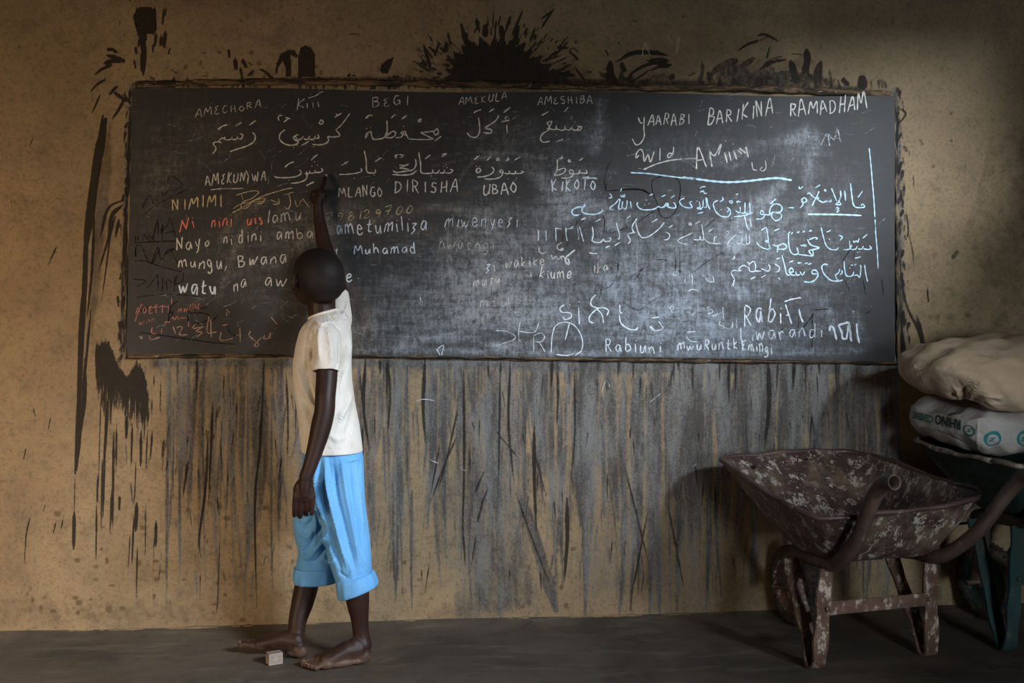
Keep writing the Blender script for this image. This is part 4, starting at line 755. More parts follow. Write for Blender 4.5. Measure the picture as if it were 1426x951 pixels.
# lower left pinkish scrawl
T_('K7', 'AOETTI', 120,480, 420,470, 70, PINK, .62, 1.4, 'faint pink chalk scrawl at the lower left'); H_('K7', '112,545 130,490 165,400 175,410; 225,425 320,418 400,415; 425,340 430,400; 370,575 378,545 400,550 415,540; 420,530 440,505 450,530 480,500 490,535; 505,515 555,510; 575,590 572,540', PINK, .66, 1.5)
T_('K7', 'mwUAK', 485,470, 690,440, 60, PINK, .55, 1.3); T_('K7', 'wan', 145,580, 300,540, 55, PINK, .52, 1.3); T_('K7', 'L1', 245,650, 370,650, 50, PINK, .62, 1.5)
H_('K7', '440,585 462,650; 470,600 500,585 520,600 495,655 560,658; 605,600 640,560; 615,605 700,590 640,625 690,640 640,680; 750,500 735,635 815,635; 765,520 770,680; 865,575 915,570; 855,630 852,705 960,690; 1018,600 1020,720; 985,660 1030,665; 1110,625 1095,660 1130,695 1180,740 1165,760 1145,745 1195,690 1215,670; 1230,660 1225,690 1260,690 1275,650; 1280,635 1280,695; 235,660 250,700 325,680; 150,670 175,695; 160,695 180,665; 900,435 905,495; 905,440 930,470; 1285,505 1340,570', (.38, .26, .2), .64, 1.6, 'faint chalked figures 1 2 3 4 at the lower left')
# charcoal scratches
def Kc(org, txt, wd=1.3, a=.62): H_(org, txt, BLK, a, wd, 'thin dark scratched lines on the board', 'scratch_mark', -.0132)
Kc('R2', '85,185 92,225; 100,180 108,215; 135,215 150,175 165,205 180,170; 200,180 215,225; 180,230 190,180; 205,205 235,75 240,170; 255,175 270,110 265,215; 270,150 300,110 320,70 355,190; 280,165 345,150; 80,230 200,222 430,215; 85,260 90,320 95,250 130,255 190,370 250,260; 195,365 235,260 260,340 300,280 345,270 290,300; 320,270 370,370; 80,350 160,350 250,385 400,422; 235,430 240,545; 270,460 265,555; 290,480 300,540; 300,470 345,500; 350,450 345,550; 370,440 350,500 400,480 405,425; 75,470 160,480 100,520; 165,530 235,440; 95,590 200,575 350,572 500,582; 110,820 250,840 400,860 600,890 750,900; 90,700 180,650', 1.5, .6)
Kc('R1', '130,860 180,770 210,830; 210,790 240,810; 260,740 275,800; 270,770 310,735; 300,690 320,640 400,700 340,740; 130,905 250,820 420,735', 1.4, .55)
Kc('K7', '400,540 420,420 480,365; 410,470 440,460 415,535; 570,590 575,460 640,440 740,420; 590,470 700,470 760,490; 600,560 700,550 760,510; 780,540 830,490; 900,570 940,650 1000,665; 860,560 925,575', 1.6, .7)
Kc('K1', '300,110 340,70 430,42 540,55 600,100 615,200 595,320 560,430 500,490 430,498 385,450 355,330 310,220 300,110; 0,185 100,180 200,200 280,245; 140,560 230,490 320,430; 880,620 1000,510', 1.2, .6)
Kc('K3', '510,0 505,80; 510,85 640,75 800,65 920,72 1000,130; 470,350 490,410 488,540; 330,652 420,655 500,648; 540,560 640,530 740,480; 640,880 640,950; 90,640 70,700', 1.3, .62)
Kc('R6', '735,325 738,370 700,460 640,490 600,495; 655,400 620,570; 900,345 830,440; 805,420 860,380 925,345; 770,560 820,600 870,610 940,560 1010,520; 690,715 760,690; 970,310 1030,310 990,330; 1110,240 1110,400; 1085,300 1082,380; 220,215 250,230; 410,160 400,200; 520,40 470,120', 1.3, .5)
Kc('K5', '850,170 850,300 848,480; 740,340 830,220 860,180; 1330,175 1375,150; 860,140 1000,130; 590,300 560,330; 720,330 730,240', 1.4, .7)
Kc('R8', '1075,200 1065,260; 1120,390 1140,490; 985,300 1050,200; 1010,400 1040,470; 60,360 150,290 250,230; 900,475 925,455; 1240,400 1250,500', 1.2, .5)
Kc('R5', '730,740 720,680 740,590 770,540; 735,740 850,735 960,735 1030,770', 1.2, .5)
gh = []
for k in range(420):
    x = inr(300, 1225) if rnd.random() < .8 else inr(200, 420); y = inr(135, 488); a = rnd.gauss(-.5, .7); ln = inr(3, 26); b = a+inr(-.6, .6)
    gh.append([(x, y), (x+ln*.5*math.cos(a), y+ln*.5*math.sin(a)), (x+ln*.5*(math.cos(a)+math.cos(b)), y+ln*.5*(math.sin(a)+math.sin(b)))])
ribbons('chalk_smear', gh, (.42, .45, .50), .36, 1.1, label='faint half-erased chalk scratches all over the board', y=-.0134)
for ln_, x0, y0, x1, y1, h_ in (('nimewasinata', 620,322, 700,316, 9),('kanamwisho', 600,352, 690,348, 9),('mtumishi', 640,415, 730,408, 10),('Rabi', 720,445, 790,440, 12),('ni watu wa', 900,215, 1010,232, 11),('AMINA', 1105,205, 1175,200, 16)):
    ORG['P'] = (0, 0, 1); T_('P', ln_, x0, y0, x1, y1, h_, (.45,.47,.5), .34, 1.2, 'nearly erased ghost of chalk writing')
# scribbled marks on the bare plaster
def wallmarks(txt, org, colr, a, wd, label):
    o = ribbons('wall_scribble', S(*org, txt), colr, a, wd, parent=wall, y=-.002, label=label)
wallmarks('12,276 16,300; 17,290 30,284; 30,272 34,298; 38,282 44,280; 50,270 52,282 60,280 52,288; 66,275 74,272 68,286; 74,284 80,276; 14,328 20,320 22,335; 24,320 26,332', (0,0,1), (.48,.33,.12), .5, 1.2, 'faint scratched digits on the bare plaster')
wallmarks('894,78 898,60 902,72; 902,62 905,78; 930,50 936,60; 941,70 945,52 946,60 941,74', (0,0,1), (.62,.48,.3), .62, 1.2, 'small scratched letters above the board')
wallmarks('838,545 844,530 850,540; 905,560 920,548; 640,650 648,656; 598,640 610,645; 575,560 590,556 606,558; 964,650 970,646', (0,0,1), COOL, .5, 1.2, 'stray pale chalk ticks below the board')
# ------------------------------------------------------------------ the boy
V3 = Vector
def dirv(X, D, Z): return (RT*X+FW*D+V3((0, 0, Z))).normalized()
boy = empty('person', floorpt(468, 918), 'barefoot child in white t-shirt and rolled blue shorts reaching up to write on the board', 'person')
body = MB()
def limb(pts, n=18):
    """pts = [(px,py,d,r)] tapered round limb"""
    ps = [P(a, b, c) for a, b, c, r in pts]; rs = [q[3] for q in pts]
    # resample smooth
    arr = catmull([(*p, r) for p, r in zip(ps, rs)], .012)
    body.tube([tuple(a[:3]) for a in arr], [a[3] for a in arr], n); body.ball(ps[0], rs[0]); body.ball(ps[-1], rs[-1])
# torso (mostly hidden in clothes)
for py, pc, d, a, b in [(466,452,3.29,.05,.085),(480,451,3.285,.07,.11),(530,450,3.28,.075,.10),(590,460,3.28,.075,.10),(640,464,3.28,.07,.09)]:
    body.ball(P(pc, py, d), (a, b, .07), (RT, FW, V3((0, 0, 1))))
limb([(448,410,3.285,.046),(448,430,3.285,.046),(452,450,3.285,.048)])
body.ball(P(452,455,3.24), (.035,.05,.025), (RT,FW,V3((0,0,1)))); body.ball(P(460,455,3.34), (.035,.05,.025), (RT,FW,V3((0,0,1))))
# arms
limb([(452,468,3.18,.045),(455,500,3.135,.036),(455,525,3.12,.0335),(453,552,3.10,.032),(452,572,3.095,.032),(447,595,3.09,.032),(440,622,3.08,.027),(432,648,3.07,.0225),(426,664,3.065,.0215)])
limb([(472,455,3.39,.045),(474,425,3.44,.038),(465,385,3.50,.034),(458,362,3.515,.032),(451,340,3.535,.0275),(447,318,3.55,.0235),(444,300,3.558,.0185),(443,288,3.56,.0175)])
# legs
limb([(472,668,3.24,.055),(479,705,3.22,.055),(486,755,3.21,.050),(491,785,3.205,.047),(496,812,3.21,.041),(498,835,3.215,.038),(501,862,3.225,.029),(503,884,3.228,.0265),(505,898,3.225,.03)])
limb([(450,672,3.33,.055),(440,700,3.34,.05),(437,740,3.345,.042),(434,765,3.345,.036),(430,795,3.335,.037),(427,815,3.33,.040),(421,840,3.32,.037),(415,862,3.30,.031),(413,882,3.29,.0275),(415,896,3.285,.031)])
def foot(heel, toe, hz=.0, tz=.0, out=1, ankle=None):
    """heel/toe camera-frame (X,D); out=+1 when the little toe is on the camera side"""
    h = V3(cw(heel[0], heel[1], hz)); t = V3(cw(toe[0], toe[1], tz)); f = (t-h); L = f.length; f.normalize()
    sd = f.cross(V3((0, 0, 1))).normalized()
    if sd.dot(FW) > 0: sd = -sd           # towards camera
    sd = sd*out; up = V3((0, 0, 1))
    g = lambda a, s, z: h+f*(L*a)+sd*(s)+up*z
    body.ball(g(.10,0,.026), (.032,.026,.027), (f,sd,up)); body.ball(g(.17,0,.045), (.034,.026,.040), (f,sd,up))
    body.tube([g(.12,0,.045), g(.35,0,.046), g(.55,0,.034), g(.72,-.002,.023)], [(.036,.026),(.034,.030),(.024,.034),(.018,.037)], 18)
    body.tube([g(.20,0,.052), g(.30,-.002,.056), g(.42,-.004,.048), g(.60,-.006,.034)], [.024,.025,.022,.015], 16); body.ball(g(.22,0,.058), (.030,.023,.030), (f,sd,up))
    body.ball(g(.70,-.016,.02), (.028,.022,.019), (f,sd,up)); body.ball(g(.66,.018,.017), (.03,.02,.016), (f,sd,up)); body.ball(g(.2,0,.014), (.03,.026,.013), (f,sd,up)); body.ball(g(.45,.016,.014), (.05,.016,.013), (f,sd,up))
    nails = []
    for k, (s, r, a) in enumerate([(-.028,.0125,1.0),(-.0115,.0085,.985),(.003,.008,.955),(.0165,.0075,.915),(.029,.0075,.87)]):
        body.tube([g(.68,s*.85,.016), g(a-.12,s,.017), g(a-.05,s*1.02,.013)], [r*1.05,r*.92,r], 12); body.ball(g(a-.045,s*1.02,.0115), (r*1.25,r,r*.98), (f,sd,up))
        nails.append((g(a-.03,s*1.02,.0115+r*.80), r, f, sd))
    return nails
nails = foot((-.462,3.222), (-.660,3.150), 0, 0, 1)
nails += foot((-.675,3.262), (-.898,3.335), .0, .022, -1)
# hands
def hand(wrist, d, back, thumb, L=.14, curls=None, spread=.0, tf=1.):
    """d = direction of the fingers, back = normal of the back of the hand, thumb = towards the thumb"""
    d = d.normalized(); back = (back-d*back.dot(d)).normalized(); th = (thumb-d*thumb.dot(d)-back*thumb.dot(back)).normalized(); k = L/.14
    w0 = V3(wrist)
    body.tube([w0, w0+d*.03*k, w0+d*.055*k], [(.0165*k,.020*k) if abs(d.z) < .2 else .0175*k]*3 if False else [.018*k,.019*k,.016*k], 14)
    body.ball(w0+d*.042*k, (.033*k,.0275*k,.0135*k), (d,th,back)); body.ball(w0+d*.016*k, (.024*k,.0215*k,.0145*k), (d,th,back)); body.ball(w0+d*.055*k, (.018*k,.032*k,.012*k), (d,th,back))
    body.ball(w0+d*.025*k+th*.016*k-back*.004*k, (.026*k,.014*k,.013*k), (d+th*.4,th,back))
    tips = []
    for i, (s, ln, r) in enumerate([(.0235,.058,.0082),(.0085,.064,.0084),(-.0075,.060,.0082),(-.0225,.047,.0074)]):
        c = curls[i]; p = w0+d*(.060-.002*abs(i-1.2))*k+th*s*k; dv = (d+th*s*spread*10).normalized(); pts = [p-dv*.012*k, p]; rs = [r*k*1.0, r*k*1.08]
        ang = 0
        for j, fr in enumerate((.45, .30, .25)):
            ang += c*(.9, 1.25, .9)[j]; q = dv*math.cos(ang)-back*math.sin(ang); p = p+q*ln*fr*k*1.0; pts.append(p); rs.append(r*k*(.98, .92, .84)[j])
        arr = catmull([(*a, b) for a, b in zip(pts, rs)], .004*k); body.tube([tuple(a[:3]) for a in arr], [a[3] for a in arr], 12); body.ball(pts[-1], rs[-1]*1.0); tips.append(p)
    # thumb: leaves the side of the palm near its base
    p = w0+d*.018*k+th*.020*k*tf-back*(.006+.008*(1-tf))*k; td = (d*.75+th*.55*tf-back*(.35+.4*(1-tf))).normalized(); pts = [p, p+td*.022*k]; td2 = (d*.95+th*.12*tf-back*.35).normalized(); pts += [pts[-1]+td2*.020*k, pts[-1]+td2*.020*k+(d*.9-th*.15-back*.4).normalized()*.016*k]
    body.tube(pts, [.0115*k,.0100*k,.0088*k,.0082*k], 12); body.ball(pts[-1], .0084*k); tips.append(pts[-1]); return tips
hand(P(426,664,3.065), P(423,716,3.07)-P(427,664,3.065), -FW+RT*.15, -RT, .156, [.16,.22,.26,.05], .045, tf=.25)
tips = hand(P(443,287,3.558), P(447,247,3.575)-P(443,288,3.56), -FW-V3((0,0,.1)), -RT, .118, [1.35,1.25,1.2,1.15], .05)
# writing finger stretched to the chalk, on the right side of the fist
bt = [P(447,268,3.555), P(449,261,3.562), P(451,254,3.578), P(453,247,3.592)]
body.tube(bt, [.0085,.0078,.0072,.0066], 12); body.ball(bt[-1], .0068)
# head
hc = P(442, 388.5, 3.275)
fv = dirv(-.64, .74, .20); up0 = V3((0,0,1)); hs = fv.cross(up0).normalized(); hu = hs.cross(fv).normalized()     # face direction, head side, head up
def hp(f_, s_, u_): return hc+fv*f_+hs*s_+hu*u_
HA = (fv, hs, hu)
body.ball(hp(-.006,0,.014), (.098,.080,.088), HA, 28); body.ball(hp(-.042,0,-.004), (.062,.071,.070), HA, 24)
body.ball(hp(.040,0,.012), (.055,.064,.062), HA, 22); body.ball(hp(.048,0,-.040), (.044,.050,.050), HA, 20)       # brow / face
body.ball(hp(.066,0,-.078), (.022,.026,.016), HA, 16); body.ball(hp(.02,0,-.062), (.05,.046,.034), HA, 18)          # chin / under jaw
body.ball(hp(.089,0,.010), (.012,.044,.012), HA, 16)                                                             # brow ridge
body.tube([hp(.090,0,-.004), hp(.098,0,-.018), hp(.104,0,-.029)], [.008,.009,.0115], 12); body.ball(hp(.098,0,-.031), (.012,.019,.009), HA, 12)
body.ball(hp(.088,0,-.049), (.013,.024,.0065), HA, 12); body.ball(hp(.086,0,-.058), (.012,.021,.007), HA, 12)         # lips
for sg in (-1, 1):
    body.ball(hp(.064, sg*.036, -.030), (.024,.020,.022), HA, 14)                                                 # cheek
    ec = hp(-.002, sg*.079, -.014); ea = (fv-hs*sg*-.0+hs*sg*-.35).normalized()
    R_ = [ec+ea*-.017*math.cos(t)*1+hs*sg*.006*(1 if True else 0)+hu*.027*math.sin(t)-hs*sg*.010*math.cos(t)*-.6 for t in [i*2*math.pi/16 for i in range(16)]]
    body.tube(R_+[R_[0]], .0046, 8); body.ball(ec+hs*sg*.001, (.013,.0045,.022), (ea,hs,hu), 12)
me = remesh(body.mesh('body'), .0026, 5)
o = link('body', me, M_BODY, boy)
# hair: cropped cap over the skull
hb2 = MB(); hb2.ball(hp(-.006,0,.014), (.0985,.0808,.0885), HA, 36); hb2.ball(hp(-.042,0,-.003), (.0628,.0722,.0708), HA, 28); hb2.ball(hp(.040,0,.012), (.0556,.0648,.0626), HA, 24)
hme = remesh(hb2.mesh(), .004, 6)
bm = bmesh.new(); bm.from_mesh(hme)
kill = []
for v in bm.verts:
    q = v.co-hc; a, s_, u_ = q.dot(fv), q.dot(hs), q.dot(hu)
    lim = -.052 if a < -.03 else (-.052+(a+.03)*1.0 if a < .0 else -.022+(a)*.95)
    if u_ < lim+.004*math.sin(a*300): kill.append(v)
    elif a > .083-(.0 if abs(s_) < .05 else (abs(s_)-.05)*1.2) : kill.append(v)
    if abs(abs(s_)-.083) < .02 and abs(a+.002) < .02 and u_ < .012: kill.append(v)
bmesh.ops.delete(bm, geom=list(set(kill)), context='VERTS')
bmesh.ops.solidify(bm, geom=bm.faces[:], thickness=.003) if False else None
bm.to_mesh(hme); bm.free(); tag(link('hair', hme, M_HAIR, boy), 'black closely cropped hair')
for sg in (-1, 1):
    e = MB(); e.ball(hp(.083, sg*.030, -.004), .0105, HA, 16); eo = e.build('eye', M_EYE, boy); pu = MB(); pu.ball(hp(.0905, sg*.030, -.003), (.004,.0052,.0052), HA, 12); pu.build('pupil', M_PUP, eo)
for p, r, f_, sd in nails:
    nm = MB(); nm.ball(p, (r*.75, r*.7, r*.22), (f_, sd, V3((0,0,1))), 10); nm.build('toenail', M_NAIL, boy)

def ringc(pc, py, d, a, b, n=44, rot=0, zs=0, zd=0, sq=2.2, jit=0):
    """horizontal ring in camera frame. pc centre px, a half width (X), b half depth (D)"""
    c = P(pc, py, d); r = []
    for j in range(n):
        t = 2*math.pi*j/n; cx_, sy = math.cos(t), math.sin(t)
        ex = abs(cx_)**(2/sq)*(1 if cx_ > 0 else -1)*a; ey = abs(sy)**(2/sq)*(1 if sy > 0 else -1)*b
        X = ex*math.cos(rot)-ey*math.sin(rot); D = ex*math.sin(rot)+ey*math.cos(rot)
        r.append(c+RT*X+FW*D+V3((0,0,1))*(zs*X+zd*D))
    return r
def pxr(l, r_, d): return (l+r_)/2, (r_-l)/2/F*d
# shirt
sh = MB()
def tor(rows, inner):
    rg = []
    for py, l, r_, d, b, *z in rows:
        pc, a = pxr(l, r_, d); rg.append(ringc(pc, py, d, a, b, rot=.12, zs=z[0] if z else 0, zd=z[1] if len(z) > 1 else 0))
    for py, l, r_, d, b, *z in inner:
        pc, a = pxr(l, r_, d); rg.append(ringc(pc, py, d, a, b, rot=.12, zs=z[0] if z else 0))
    return rg
rows = [(437.5,431,475,3.285,.064,.30,.0),(443,428,483,3.285,.095,.22,0),(450,423,488,3.285,.125,.1,0),(462,418,489,3.285,.138),(480,413,490,3.285,.135),(505,409,489,3.285,.13),(530,409,490,3.285,.128),(560,413,494,3.285,.13),(590,417,500,3.285,.133),(612,419,503,3.285,.137),(629,421,505,3.285,.139)]
sh.rings(tor(rows, [(629,423,503,3.285,.133),(612,424,500,3.285,.130),(598,428,494,3.285,.12)]))
def sleeve(mb, pts, rad, back, th=.004):
    arr = catmull([(*p, r) for p, r in zip(pts, rad)], .012); ps = [V3(a[:3]) for a in arr]; rs = [a[3] for a in arr]
    e = ps[-1]; dv = (ps[-1]-ps[-2]).normalized()
    mb.tube(ps+[e+dv*.0005, e-dv*.012, e-dv*back], rs+[rs[-1]-th, rs[-1]-th-.001, rs[-1]-th-.003], 28, tail=3)
sleeve(sh, [P(450,462,3.21), P(452,472,3.165), P(453.5,492,3.13), P(453.5,517.5,3.115)], [.050,.052,.045,.0415], .035)
sleeve(sh, [P(466,462,3.37), P(469,445,3.40), P(470,425,3.43), P(469,408,3.45)], [.052,.052,.045,.040], .03)
sme = remesh(sh.mesh(), .0035, 6)
folds(sme, [([(427,470),(424,500),(428,528),(440,560)], 3.2, -0.0171), ([(430,468),(430,490),(436,512)], 2.0, 0.0114), ([(434,462),(432,480),(437,505)], 2.2, -0.0171),
            ([(412,500),(424,540),(441,572)], 3, 0.0142), ([(411,520),(420,555),(438,580)], 3, -0.0142), ([(414,545),(424,575),(440,600)], 3.5, 0.0142), ([(418,570),(430,590)], 3, -0.0086), ([(430,530),(441,552)], 2.5, 0.0114),
            ([(474,470),(474,500),(468,515)], 2.4, -0.0142), ([(484,470),(479,500),(473,530)], 2.6, 0.0142), ([(488,490),(481,520),(474,550)], 2.6, -0.0114), ([(480,455),(484,475),(480,500)], 2.2, 0.0099),
            ([(492,540),(482,565),(470,590)], 4, 0.0114), ([(497,560),(488,590),(480,618)], 4.5, -0.0086), ([(455,455),(460,480),(462,510)], 3.5, 0.0086), ([(446,452),(444,475),(446,505)], 3, 0.0071), ([(440,448),(447,452),(460,447)], 2, 0.0086),
            ([(484,415),(482,430),(476,442)], 2, 0.0086), ([(488,440),(486,470),(489,500)], 2, 0.0086), ([(450,600),(470,612),(490,605)], 4, 0.0057), ([(470,430),(478,440),(486,445)], 2, -0.0086), ([(455,436),(466,446),(474,462)], 2.2, -0.0086)])
folds(sme, [([(421,624.3),(440,624.3),(470,626),(505,624)], 1.3, -.0018), ([(437,512.5),(455,513),(472,512.5)], 1.1, -.0015)])
sh_o = tag(link('shirt', sme, M_SHIRT, boy), 'off-white short-sleeved t-shirt')
cl = MB(); cr = ringc(452.5, 437.5, 3.285, .051, .064, rot=.12, zs=.30, n=48); cl.tube(cr+[cr[0]], (.0048), 8)
cl.build('collar', M_SHIRT, sh_o)
# shorts
so = MB()
def leg_rings(rows, inner):
    rg = [];
    for py, l, r_, d, b, zs, zd in rows+inner:
        pc, a = pxr(l, r_, d); rg.append(ringc(pc, py, d, a, b, zs=zs, zd=zd, sq=2.3))
    return rg
so.rings(leg_rings([(612,424,500,3.285,.118,0,0),(640,424,505,3.28,.128,0,0),(665,424,506,3.28,.13,0,0),(690,430,507,3.28,.12,0,0),(708,440,500,3.28,.09,0,0)], []))
so.rings(leg_rings([(640,437,504,3.24,.08,0,0),(665,437,506,3.225,.09,0,0),(700,440,508,3.215,.088,0,0),(730,446,512,3.21,.084,0,0),(755,452,515,3.21,.08,.06,0),(780,460,516.5,3.21,.076,.12,0),(800,467,517,3.21,.073,.2,0),(806,469,517,3.21,.073,.22,0)],
    [(806,472,514,3.21,.068,.22,0),(785,468,510,3.21,.06,.15,0)]))
so.rings(leg_rings([(645,424,470,3.32,.08,0,0),(670,418,462,3.335,.085,0,0),(695,411,458,3.345,.083,0,0),(715,409.5,460,3.35,.08,0,0),(730,409,463,3.35,.078,0,0),(750,412,466,3.345,.075,0,0),(766,417,469,3.34,.073,0,0),(780,414,470,3.34,.073,0,0),(792,412,470,3.34,.073,0,0)],
    [(792,415,467,3.34,.067,0,0),(775,419,463,3.34,.06,0,0)]))
some = remesh(so.mesh(), .0035, 5)
folds(some, [([(452,632),(456,680),(470,740),(486,800)], 2.6, 0.0139), ([(446,632),(448,690),(461,745),(476,800)], 2.6, -0.0139), ([(462,632),(470,690),(484,750),(496,800)], 3.2, -0.0121), ([(474,632),(482,690),(494,750),(502,795)], 3.2, 0.0121),
            ([(486,632),(490,680),(498,740),(506,790)], 3.2, -0.0104), ([(495,640),(500,690),(506,750)], 2.6, 0.0086), ([(438,640),(441,690),(452,735),(468,790)], 2.2, 0.0104), ([(443,700),(455,750),(470,780)], 2.0, -0.0070), ([(457,632),(463,672),(474,720)], 2, -0.0070), ([(504,635),(500,660),(503,690)], 2, -0.0070),
            ([(412,718),(424,716),(438,712)], 2.4, 0.0121), ([(411,724),(424,733),(437,722)], 2.6, -0.0104), ([(414,738),(428,748),(438,735)], 3, 0.0086), ([(416,760),(424,768),(440,745),(452,720)], 3, -0.0104), ([(419,770),(430,776),(446,758),(458,740)], 2.6, 0.0104), ([(420,782),(438,782),(452,765),(460,752)], 2.6, -0.0104),
            ([(438,712),(440,740),(436,775)], 1.6, 0.0086), ([(425,750),(416,772)], 2, 0.0070), ([(446,720),(456,745),(466,780)], 2.4, -0.0121), ([(430,690),(434,705),(430,716)], 2.5, 0.0086), ([(448,775),(460,783),(468,778)], 2.4, 0.0070),
            ([(470,795),(485,806)], 2.0, -0.0070), ([(480,770),(488,790),(490,806)], 2.0, 0.0070), ([(500,770),(506,785),(512,798)], 2.0, 0.0070)])
sho = tag(link('shorts', some, M_SHORTS, boy), 'light blue cotton shorts rolled up below the knee')
def cuff(pc_l, pc_r, py0, py1, d, b, zs0, zs1, l2, r2):
    c = MB(); rg = []
    for t in (0, .15, .5, .85, 1):
        l = pc_l+(l2-pc_l)*t; r_ = pc_r+(r2-pc_r)*t; pc, a = pxr(l, r_, d); o_ = .004*math.sin(t*3.1)
        rr = ringc(pc, py0+(py1-py0)*t, d, a+o_, b+o_+.003, zs=zs0+(zs1-zs0)*t, sq=2.4, n=60)
        cc = sum(rr, V3())/len(rr); rr = [p+(p-cc).normalized()*.0022*math.sin(k*.9+t*2)*math.sin(k*.37) for k, p in enumerate(rr)]
        rg.append(rr)
    pc, a = pxr(l2+3, r2-3, d); rg.append(ringc(pc, py1-.5, d, a, b-.004, zs=zs1, n=60, sq=2.4)); rg.append(ringc(pc, py0+5, d, a-.002, b-.008, zs=zs0, n=60, sq=2.4))
    pc, a = pxr(pc_l+2, pc_r-2, d); rg.append(ringc(pc, py0+1, d, a, b-.004, zs=zs0, n=60, sq=2.4))
    c.rings(rg, close=True)
    m_ = evaluated(c.mesh(), [('SUBSURF', dict(levels=1))]); return tag(link('cuff', m_, M_SHORTS, sho), 'rolled-up hem of the shorts leg')
cuff(469, 518, 800, 824, 3.21, .074, .24, .38, 473, 527)
cuff(411, 470, 787, 810, 3.34, .075, .02, .02, 410.5, 471)
# chalk held at the tip of the finger
ck = MB(); a_, b_ = P(452.3,250.5,3.590), P(454.6,243.5,3.607); ck.tube([a_, a_+(b_-a_)*.5, b_, b_+(b_-a_)*.04], [.0050,.0048,.0042,.002], 12)
tag(ck.build('chalk_stick', M_CH), 'short stub of white chalk at the child\'s raised fingertip', 'chalk')

# ------------------------------------------------------------------ matchbox on the floor
mb_c = floorpt(384, 926)
mbo = empty('matchbox', (mb_c.x, mb_c.y, 0), 'small worn printed matchbox standing on edge on the floor by the bare feet', 'matchbox')
A1 = dirv(.86, .51, 0); A2 = dirv(-.25, .93, 0).cross(V3((0,0,1))).cross(V3((0,0,1)))*-1; A2 = (V3((0,0,1)).cross(A1)).normalized(); up = V3((0,0,1))
cx_ = V3((mb_c.x, mb_c.y, .0195)) + A2*.014
sl = MB().box(cx_, (.046, .032, .037), (A1, A2, up)); sl.build('sleeve', M_CARD, mbo, smooth=False, bev=.0008)
MB().box(cx_-A1*.0005, (.0475, .028, .033), (A1, A2, up)).build('tray', M_STRIKE, mbo, smooth=False)
fr = MB()
def mbq(u, v): return cx_+A1*u+up*v-A2*.0166
for (u0, v0, u1, v1) in [(-.021,-.0165,.021,-.015),(-.021,.015,.021,.0165),(-.021,-.0165,-.0195,.0165),(.0195,-.0165,.021,.0165),(-.0165,-.012,.0165,-.0112),(-.0165,.0112,.0165,.012),(-.0165,-.012,-.0157,.012),(.0157,-.012,.0165,.012)]:
    fr.add([mbq(u0,v0), mbq(u1,v0), mbq(u1,v1), mbq(u0,v1)], [(0,1,2,3)])
def annul(mb, q, u, v, r0, r1, n=28, a0=0, a1=2*math.pi):
    vs = [q(u+r*math.cos(a0+(a1-a0)*i/n), v+r*math.sin(a0+(a1-a0)*i/n)) for i in range(n+1) for r in (r0, r1)]
    mb.add(vs, [(2*i, 2*i+2, 2*i+3, 2*i+1) for i in range(n)])
annul(fr, mbq, 0, 0, .0062, .0078); annul(fr, mbq, 0, 0, .0, .0026); annul(fr, mbq, -.011, 0, .001, .002, 12); annul(fr, mbq, .011, 0, .001, .002, 12)
fr.build('print', M_CARDPALE, mbo, smooth=False)
ed = MB().box(cx_-A1*.0243, (.0006, .024, .030), (A1, A2, up)); ed.build('end_flap', M_CARD, mbo, smooth=False)

